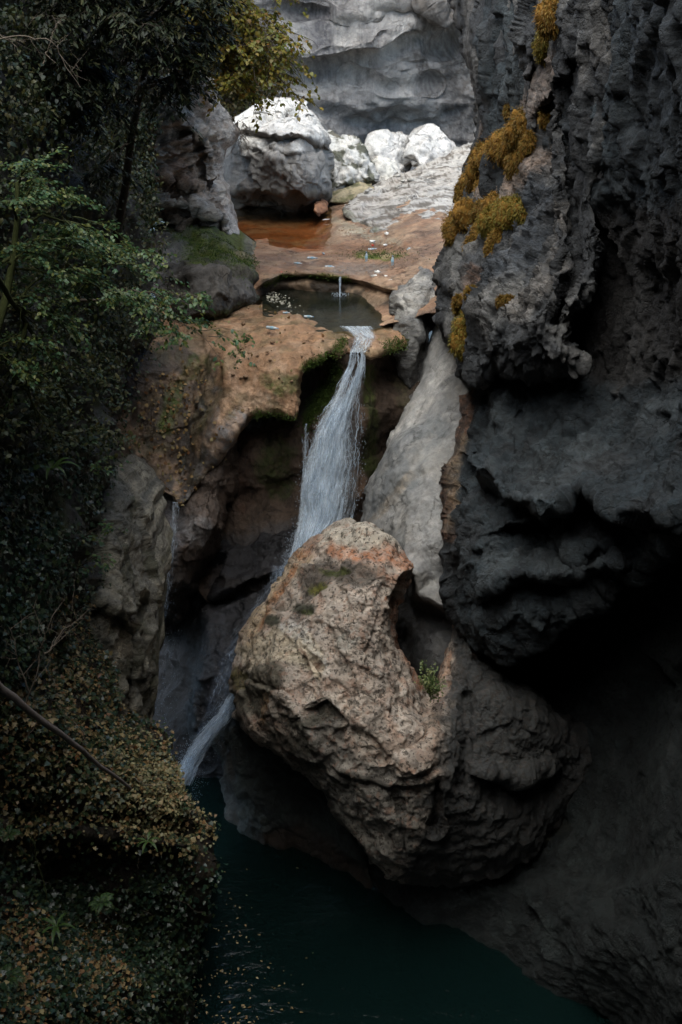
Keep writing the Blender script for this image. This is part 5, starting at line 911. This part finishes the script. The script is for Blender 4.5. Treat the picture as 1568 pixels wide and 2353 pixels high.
twig_tree('arching_twig', 'thin pale arching twig high at the left edge', 'twig', [[pw(-20, 95, 12), pw(60, 92, 12), pw(110, 105, 12), pw(150, 145, 12), pw(185, 200, 12)], [pw(-20, 60, 12), pw(30, 92, 12), pw(60, 95, 12)], [pw(100, 150, 12), pw(118, 100, 12), pw(125, 50, 12)]], .007, M_twig, 53, 5, .35)
twig_tree('bramble_stem', 'thin arching stem rising from the leafy ledge at lower left', 'stem', [[pw(110, 2070, 9.6), pw(90, 2000, 9.6), pw(75, 1940, 9.6), pw(62, 1900, 9.7)]], .007, M_mbark, 54, 3, .2)
twig_tree('creeper_stems', 'leafless creeper stems reaching over the bank beside the fallen pole', 'stem', [[pw(200, 1700, 10.9), pw(160, 1640, 10.8), pw(120, 1610, 10.7)], [pw(60, 1700, 10), pw(90, 1650, 10), pw(75, 1600, 10)], [pw(310, 1790, 11.5), pw(350, 1810, 11.6), pw(390, 1800, 11.8)]], .006, M_twig, 55, 4, .3)
pole = np.array([pw(-40, 1540, 9.2), pw(40, 1597, 9.6), pw(100, 1652, 9.9), pw(180, 1712, 10.4), pw(245, 1765, 10.9), pw(300, 1812, 11.5)])
o = tubes('fallen_branch', [curve(pole[0], pole[-1], -.03, 20, .04, 3)], [np.linspace(.045, .022, 20)], plain('weathered_branch', (.20, .17, .15), .85, .006, 30), None, 8); tag(o, 'long bare weathered branch lying down across the ivy bank', 'branch')
# root tangle by the big boulder
g = np.random.default_rng(60); ls = []
c = pw(548, 285, 31.2)
for i in range(26):
    s_ = np.linspace(0, 1, 10)[:, None]; d = unit(np.array([g.normal(0, .5), g.normal(0, .3), -1])); ls.append(c + g.normal(0, .12, 3) + d * g.uniform(.3, .95) * s_ + np.cumsum(g.normal(0, .03, (10, 3)), 0))
tag(tubes('hanging_roots', ls, np.full((26, 10), .012) * np.linspace(1, .4, 10), M_twig, None, 4), 'tangle of dead grey roots hanging beside the big boulder', 'roots')
# ferns
def fern(u, v, Y, size, nf, label, kind='fern', seed=0, mat=None, group=None):
    g = np.random.default_rng(seed); c = pw(u, v, Y); root = empty('fern' if kind == 'fern' else 'strap_leaf_fern', c); tag(root, label, 'fern', group)
    for f in range(nf):
        a = f * 2 * math.pi / nf + g.normal(0, .25); L = size * g.uniform(.7, 1.15); s = np.linspace(0, 1, 12)[:, None]
        h = np.array([math.cos(a), math.sin(a), 0]); C = c + h * L * s * .8 + up * L * (.75 * s - .75 * s ** 2.2)
        T = unit(np.gradient(C, axis=0)); S = unit(np.cross(T, up))
        if kind == 'fern':
            k = 26; x = np.linspace(.8, 10.9, k); j = x.astype(int); fr = (x - j)[:, None]; Q = C[j] * (1 - fr) + C[np.minimum(j + 1, 11)] * fr; TT = T[j]; SS = S[j]
            w_ = L * .20 * np.sin(np.linspace(.5, math.pi - .1, k))
            Pq = np.concatenate([Q, Q]); Aq = np.concatenate([SS + TT * .35 - up * .15, -SS + TT * .35 - up * .15]); Nq = np.cross(TT, SS); Nq = np.concatenate([Nq, Nq]); Nq = np.where(Nq[:, 2:3] < 0, -Nq, Nq)
            leaves('frond', Pq, Aq, Nq, np.concatenate([w_, w_]), LEAF, LEAFF, mat or M_fernd, root, .3)
        else:
            wv = L * .065 * np.sin(np.linspace(.35, math.pi - .15, 12))[:, None] * (1 + .15 * np.sin(np.arange(12) * 2.1 + f))[:, None]
            V_ = np.concatenate([C + S * wv, C - up * L * .012, C - S * wv]); I = np.arange(36).reshape(3, 12)
            F = np.concatenate([np.stack([I[a_, :-1], I[a_, 1:], I[a_ + 1, 1:], I[a_ + 1, :-1]], 1) for a_ in (0, 1)])
            make_mesh('frond', V_, F, None, mat or M_fern, parent=root)
    return root
GF = 'ferns on the lower left bank'
fern(118, 1080, 12.6, .42, 9, 'bright strap-leaved fern growing on the dark left wall', 'strap', 1)
fern(40, 930, 11.6, .32, 8, 'small strap-leaved fern on a mossy knob near the left edge', 'strap', 2)
fern(235, 2075, 10.2, .26, 9, 'larger fern on the shaded face right of the litter ledge', 'fern', 3, None, GF)
fern(130, 2130, 9.7, .34, 8, 'yellow-green strap fern spreading over the leaf litter ledge', 'strap', 4)
fern(15, 2250, 8.7, .32, 9, 'dark fern cut by the left edge of the frame beside the litter', 'fern', 5, None, GF)
fern(340, 1935, 11.1, .26, 7, 'small yellow-green fern under the ivy brow', 'strap', 6)
fern(20, 1920, 9.6, .2, 7, 'tiny fern in the dark hollow at the left edge', 'fern', 7, None, GF)
fern(200, 1020, 14.2, .25, 6, 'little fern on the grey rock patch below the hornbeam', 'fern', 8)
# weeds in the pothole of the front boulder
g = np.random.default_rng(70); root = empty('pothole_plant', pw(1000, 1600, 13.9)); tag(root, 'leggy green plant growing from the pothole behind the front boulder', 'plant')
tw = []; LP = []; LA = []
for i in range(16):
    b = pw(g.uniform(985, 1010), g.uniform(1575, 1615), 13.9); e = pw(g.uniform(965, 1035), g.uniform(1515, 1590), g.uniform(13.4, 14.2)); t = curve(b, e, .06, 7, .3, i); tw.append(t)
    m = 34; j = g.integers(1, 7, m); LP.append(t[j] + g.normal(0, .035, (m, 3))); LA.append(g.normal(size=(m, 3)) + [0, 0, .2])
tubes('stems', np.array(tw), np.full((16, 7), .004), M_fern, root, 3); LP = np.concatenate(LP); LA = np.concatenate(LA)
leaves('foliage', LP, LA, unit(up + .5 * g.normal(size=(len(LP), 3))), g.uniform(.03, .06, len(LP)), LEAF, LEAFF, leaf_mat('weed_leaf', [(.07, .12, .04), (.14, .17, .06), (.18, .19, .08)], .3, .5), root)
# bush hanging between crag and back cliff
P, N, U, V, g = pick('back_cliff', 3800, lambda U, V, P, N: np.exp(-(((U - 560) / 45) ** 2 + ((V - 195) / 38) ** 2)) + .5 * np.exp(-(((U - 500) / 40) ** 2 + ((V - 130) / 60) ** 2)), 71); n = len(P)
tag(leaves('cliff_bush', P + [0, -.8, 0] + g.normal(0, .5, (n, 3)), unit(g.normal(size=(n, 3)) + [0, 0, -.8]), unit(up + .6 * g.normal(size=(n, 3))), g.uniform(.10, .2, n), LEAF, LEAFF, leaf_mat('rusty_bush_leaf', [(.05, .06, .02), (.09, .08, .03), (.12, .08, .03)], .3, .5)), 'rusty green bush hanging at the foot of the back cliff beside the crag', 'bush', kind='stuff')
# ---------------------------------------------------------------- golden moss cushions on the overhang
M_moss = leaf_mat('golden_moss', [(.12, .055, .008), (.20, .10, .012), (.26, .14, .02), (.15, .12, .02), (.09, .05, .01)], .3, .7)
M_mossb = plain('moss_base', (.20, .10, .015), .95, .02, 25, .5)
M_mossg = leaf_mat('olive_moss', [(.10, .09, .01), (.16, .13, .015), (.22, .14, .02)], .3, .7)
def cushion(pts, width, label, seed=0, fur=1600, lift=.3, mat=None):
    """a lumpy drape of moss along a line on the wall, furred with short drooping blades"""
    g = np.random.default_rng(seed); W = []
    pts = np.array(pts, float); seg = np.hypot(*np.diff(pts, axis=0).T); cum = np.concatenate([[0], np.cumsum(seg)]); n = max(3, int(cum[-1] / (width * .22)))
    poly_u = np.interp(np.linspace(0, cum[-1], n), cum, pts[:, 0]); poly_v = np.interp(np.linspace(0, cum[-1], n), cum, pts[:, 1])
    root = None; VV = []; FF = []; PP = []; NN = []; off = 0
    k1, k2 = 14, 20
    for i in range(n):
        P0, N0 = near('overhang', poly_u[i], poly_v[i]); r = width * P0[1] / FPX * .62 * g.uniform(.75, 1.25) * (1 if 0 < i < n - 1 else .75)
        th = np.linspace(0, math.pi, k1)[:, None]; ph = np.linspace(0, 2 * math.pi, k2, endpoint=False)[None]
        D = np.stack([np.sin(th) * np.cos(ph), np.sin(th) * np.sin(ph), np.cos(th) + 0 * ph], -1).reshape(-1, 3)
        rr = r * (1 + .45 * fbm(D * 1.6 + seed + i * 3, 3))[:, None]
        X = P0 + N0 * lift * r + D * rr * np.array([1, .7, 1.3]); X[:, 2] -= .15 * r
        I = np.arange(k1 * k2).reshape(k1, k2); J = np.roll(I, -1, 1)
        FF.append(np.stack([I[:-1], I[1:], J[1:], J[:-1]], -1).reshape(-1, 4) + off); off += k1 * k2; VV.append(X)
        m = g.integers(0, len(X), fur); PP.append(X[m] + g.normal(0, r * .12, (fur, 3)) - D[m] * r * .05); NN.append(D[m])
    c = VV[0].mean(0); root = empty('moss_cushion', c); tag(root, label, 'moss', 'golden moss cushions on the overhang')
    make_mesh('cushion', np.concatenate(VV), np.concatenate(FF), None, M_mossb, parent=root)
    P = np.concatenate(PP); D = np.concatenate(NN); m = len(P)
    leaves('fur', P, unit(D * .7 + [0, 0, -.8] + .3 * g.normal(size=(m, 3))), unit(D + .4 * g.normal(size=(m, 3))), g.uniform(.03, .065, m), NEED, NEEDF, mat or M_moss, root, .2)
for i, (pts, w_, lb) in enumerate([
    ([(1205, 290), (1160, 330), (1110, 370), (1075, 410)], 36, 'long golden moss strip climbing the edge of the overhang, upper of the pair'),
    ([(1225, 330), (1190, 365), (1165, 385)], 30, 'golden moss bolster just right of the long moss strip'),
    ([(1120, 400), (1105, 430)], 20, 'small orange moss patch hanging under the long moss strip'),
    ([(1062, 435), (1058, 455)], 16, 'small moss tuft on the rim of the wall beside the white slope'),
    ([(1130, 475), (1085, 500), (1062, 530), (1060, 545)], 34, 'left lobe of the drooping moss cluster above the upper pool'),
    ([(1105, 500), (1098, 545), (1085, 570)], 24, 'thin hanging lobe in the middle of the drooping moss cluster'),
    ([(1195, 480), (1150, 495), (1135, 515)], 36, 'right lobe of the drooping moss cluster, fringed below'),
    ([(1145, 545), (1125, 580)], 22, 'lowest dripping tail of the drooping moss cluster'),
    ([(1080, 735), (1072, 765), (1068, 790)], 44, 'round olive-gold moss cushion at the foot of the overhang'),
    ([(1060, 690), (1050, 715)], 16, 'slim rusty moss streak above the round moss cushion'),
    ([(1092, 672), (1088, 690)], 14, 'short rusty moss streak right of the slim one'),
    ([(1172, 688), (1160, 698)], 10, 'tiny moss tuft alone on the grey wall'),
    ([(1250, 80), (1247, 105)], 36, 'hanging round moss ball near the top of the wall'),
    ([(1290, 15), (1282, 50)], 34, 'moss ball touching the top edge of the picture'),
    ([(1182, 238), (1180, 260)], 14, 'narrow rust-coloured moss streak above the long strip'),
    ([(1255, 262), (1254, 272)], 20, 'small dark moss knob right of the narrow streak'),
    ([(1000, 575), (996, 590)], 12, 'little moss tuft on the left lip of the overhang')]):
    cushion(pts, w_, lb, 80 + i, 2400, mat=M_mossg if i in (6, 8, 12) else None)
# moss turf on the green rims (real tufts)
M_turf = leaf_mat('moss_turf', [(.03, .06, .008), (.05, .09, .01), (.08, .11, .012)], .2, .7)
def turf(key, n, wf_, label, seed, size=(.02, .045), name='moss_turf'):
    P, N, U, V, g = pick(key, n, wf_, seed); n = len(P)
    o = leaves(name, P - N * .005, unit(N * .6 + up * .3 + .6 * g.normal(size=(n, 3))), unit(g.normal(size=(n, 3)) + N), g.uniform(*size, n), NEED, NEEDF, M_turf, wid=.5); tag(o, label, 'moss', kind='stuff')
def ln(pts, w_): return lambda U, V, P, N: np.exp(-(line_d(U, V, pts)[0] / w_) ** 2)
turf('waterfall_rock', 4200, lambda U, V, P, N: ln([(595, 955), (640, 958), (682, 975)], 9)(U, V, P, N) + .7 * ln([(705, 842), (770, 812), (790, 790)], 7)(U, V, P, N) + .5 * ln([(890, 800), (925, 790)], 10)(U, V, P, N), 'bright moss fringe along the lip of the brown rock over the hollow', 90)
turf('mossy', 5200, lambda U, V, P, N: (ln([(440, 560), (520, 580), (600, 610)], 26)(U, V, P, N)) * sstep(0, .5, N[:, 2]), 'bright moss coat on the shoulders of the dark basin boulder', 91)
turf('waterfall_hollow', 3600, ln([(772, 850), (750, 920), (715, 975)], 14), 'green moss strip inside the niche left of the falling water', 92)
turf('river_bed', 2600, lambda U, V, P, N: ln([(612, 655), (650, 634), (740, 636), (800, 642)], 4)(U, V, P, N) + .8 * np.exp(-(((U - 868) / 55) ** 2 + ((V - 588) / 8) ** 2)), 'low green moss along the rim of the basin and the flat beside it', 93)
print('leaves', cnt)
# ---------------------------------------------------------------- stranded bottles and scraps
M_pet = plain('clouded_plastic', (.36, .42, .46), .25, 0, 20, .25, spec=.6); M_cap = plain('blue_cap', (.10, .2, .35), .4); M_lab = plain('bottle_label', (.22, .36, .44), .5); M_whitep = plain('white_plastic', (.7, .7, .68), .5, 0, 20, .2)
M_redp = plain('red_plastic', (.45, .05, .03), .4); M_bluep = plain('blue_plastic', (.03, .15, .3), .4)
def lathe(name, prof, mat, sides=16):
    ph = np.arange(sides) * 2 * math.pi / sides; V = np.array([[(r * math.cos(p), r * math.sin(p), z) for p in ph] for z, r in prof]).reshape(-1, 3)
    I = np.arange(len(prof) * sides).reshape(len(prof), sides); J = np.roll(I, -1, 1); return V, np.stack([I[:-1], J[:-1], J[1:], I[1:]], -1).reshape(-1, 4)
PB = [(0, .001), (0, .026), (.006, .031), (.03, .032), (.05, .0305), (.06, .032), (.075, .0305), (.09, .032), (.15, .032), (.165, .031), (.185, .024), (.2, .014), (.212, .0125), (.225, .0125)]
def bottle(u, v, z, s, rot, upright, label, k, capm=None):
    c = at(u, v, y_of_z(v, z)); root = empty('plastic_bottle', c); tag(root, label, 'bottle', 'bottles stranded on the river bed')
    for nm, pf, m in (('body', PB, M_pet), ('cap', [(.222, .001), (.222, .0155), (.238, .0155), (.24, .001)], capm or M_cap), ('label', [(.085, .0335), (.15, .0335), (.15, .0325), (.085, .0325)], M_lab)):
        V, F = lathe(nm, pf, m); V = V * s
        V[:, 0] += .004 * s * np.sin(V[:, 2] * 40 / s)
        o = make_mesh(nm, V, F, None, m); o.parent = root
    root.rotation_euler = (0, 0, rot) if upright else (math.radians(90), math.radians(8 * k), rot)
    root.location.z += 0 if upright else .03 * s
ZB = Z1 + .06
B = [(706, 596, 1.15, 1.55, 0, 'clear bottle lying flat on the brown rock, second from the left'), (676, 607, .9, 1.3, 0, 'small bottle with blue tint lying left on the brown rock'), (747, 616, 1.1, 1.5, 0, 'bottle lying just above the mossy basin rim'), (742, 583, .7, .3, 0, 'short bottle near the middle of the rock, pointing at the pool'),
     (846, 577, 1.3, 1.6, 0, 'bottle lying at the top edge of the green patch'), (842, 602, 1.1, 0, 1, 'bottle standing upright in front of the green patch'), (902, 611, 1.1, .5, 1, 'upright bottle right of the green patch'), (937, 609, .8, 1.3, 0, 'blue-capped bottle on the pale rock at the far right'),
     (699, 730, .95, 1.4, 0, 'bottle caught on the front rim of the round basin'), (613, 756, 1.2, 1.2, 0, 'bottle lying alone on the dome below the basin'), (650, 721, .7, 1.7, 0, 'little bottle on the left of the basin front rim')]
for k, (u, v, s, r, upr, lb) in enumerate(B):
    z = ZB if v < 640 else (Z2 + .04 if v < 740 else -5.93)
    if u > 900: z = -5.47
    bottle(u, v, z, s * .9, r, upr, lb, k % 3 - 1, [M_cap, M_whitep, M_bluep][k % 3])
def scrap(u, v, z, sx, sy, mat, label, seed, cat='litter'):
    g = np.random.default_rng(seed); c = at(u, v, y_of_z(v, z)); k1, k2 = 10, 14
    th = np.linspace(0, math.pi, k1)[:, None]; ph = np.linspace(0, 2 * math.pi, k2, endpoint=False)[None]
    D = np.stack([np.sin(th) * np.cos(ph), np.sin(th) * np.sin(ph), np.cos(th) + 0 * ph], -1).reshape(-1, 3)
    X = D * np.array([sx, sy, sy * .7]) * (1 + .9 * fbm(D * 1.8 + seed, 3))[:, None]
    I = np.arange(k1 * k2).reshape(k1, k2); J = np.roll(I, -1, 1)
    o = make_mesh('crumpled_plastic', X, np.stack([I[:-1], I[1:], J[1:], J[:-1]], -1).reshape(-1, 4), None, mat); o.location = tuple(c + [0, 0, sy * .4]); o.rotation_euler = (0, 0, g.uniform(-.4, .4)); tag(o, label, cat, 'plastic scraps on the river bed')
for i, (u, v, z, sx, sy, m, lb) in enumerate([(917, 648, -5.56, .17, .06, M_whitep, 'long crumpled white plastic beside the grey block'), (890, 641, -5.57, .08, .06, M_whitep, 'crumpled white scrap left of the long one'), (862, 637, -5.58, .08, .045, M_whitep, 'flat white scrap above the right end of the basin'), (868, 627, -5.56, .06, .05, M_whitep, 'small white ball of plastic above the flat scrap'),
     (856, 557, -5.5, .07, .045, M_whitep, 'white scrap among the brown gravel'), (889, 541, -5.42, .05, .07, M_whitep, 'white scrap furthest up the sandy slope'), (885, 564, -5.45, .07, .03, M_whitep, 'thin white scrap above the green patch on the right'), (941, 574, -5.3, .06, .04, M_pet, 'pale scrap on the sandy rock at far right'), (644, 628, -5.6, .07, .03, M_redp, 'small red scrap at the left corner of the mossy rim'), (857, 565, -5.5, .03, .03, M_redp, 'tiny red scrap on the gravel'), (750, 505, -5.6, .1, .02, M_whitep, 'pale stick-like scrap at the far end of the pool')]):
    scrap(u, v, z, sx, sy, m, lb, 100 + i)
# gravel and stones on the bed
M_grav = plain('gravel', (.24, .15, .09), .85, .01, 20, .6)
P, N, U, V, g = pick('river_bed', 420, lambda U, V, P, N: np.exp(-(((U - 870) / 40) ** 2 + ((V - 566) / 9) ** 2)) + .02 * (V > 580) * (V < 636) + .2 * np.exp(-(((U - 820) / 60) ** 2 + ((V - 530) / 15) ** 2)), 110)
tag(discs('gravel', P, g.uniform(.008, .035, len(P)), M_grav, flat=.8, seed=6), 'brown gravel caught on the upper river bed', 'gravel', kind='stuff')

def stones(name, key, n, wfun, r0, r1, mat, label, seed):
    P, N, U, V, g = pick(key, n, wfun, seed); k1, k2 = 6, 8; VV = []; FF = []
    th = np.linspace(0, math.pi, k1)[:, None]; ph = np.linspace(0, 2 * math.pi, k2, endpoint=False)[None]
    D = np.stack([np.sin(th) * np.cos(ph), np.sin(th) * np.sin(ph), np.cos(th) + 0 * ph], -1).reshape(-1, 3)
    I = np.arange(k1 * k2).reshape(k1, k2); J = np.roll(I, -1, 1); F = np.stack([I[:-1], I[1:], J[1:], J[:-1]], -1).reshape(-1, 4)
    for i in range(n):
        r = g.uniform(r0, r1) * g.uniform(.5, 1); X = D * r * np.array([g.uniform(.7, 1.4), g.uniform(.7, 1.3), g.uniform(.45, .8)]) * (1 + .5 * fbm(D * 1.2 + i * 3.7, 2))[:, None]
        VV.append(X + P[i] + [0, 0, r * .25]); FF.append(F + i * k1 * k2)
    tag(make_mesh(name, np.concatenate(VV), np.concatenate(FF), None, mat, smooth=False), label, 'stones', kind='stuff')
M_peb = plain('pale_rubble', (.36, .35, .32), .9, .01, 9, .7)
stones('rubble', 'rock_slope', 28, lambda U, V, P, N: ln([(800, 470), (850, 438), (940, 402)], 14)(U, V, P, N) + .15 * ln([(935, 600), (900, 560), (830, 520)], 14)(U, V, P, N), .04, .15, M_peb, 'pale rubble lying where the white slope meets the heaped boulders', 120)
stones('pebbles', 'waterfall_rock', 60, lambda U, V, P, N: 1. * (V < 940) * (U > 480), .015, .05, plain('brown_pebble', (.20, .13, .08), .9, .005, 20, .6), 'small brown pebbles scattered on the dome beside the waterfall', 121)
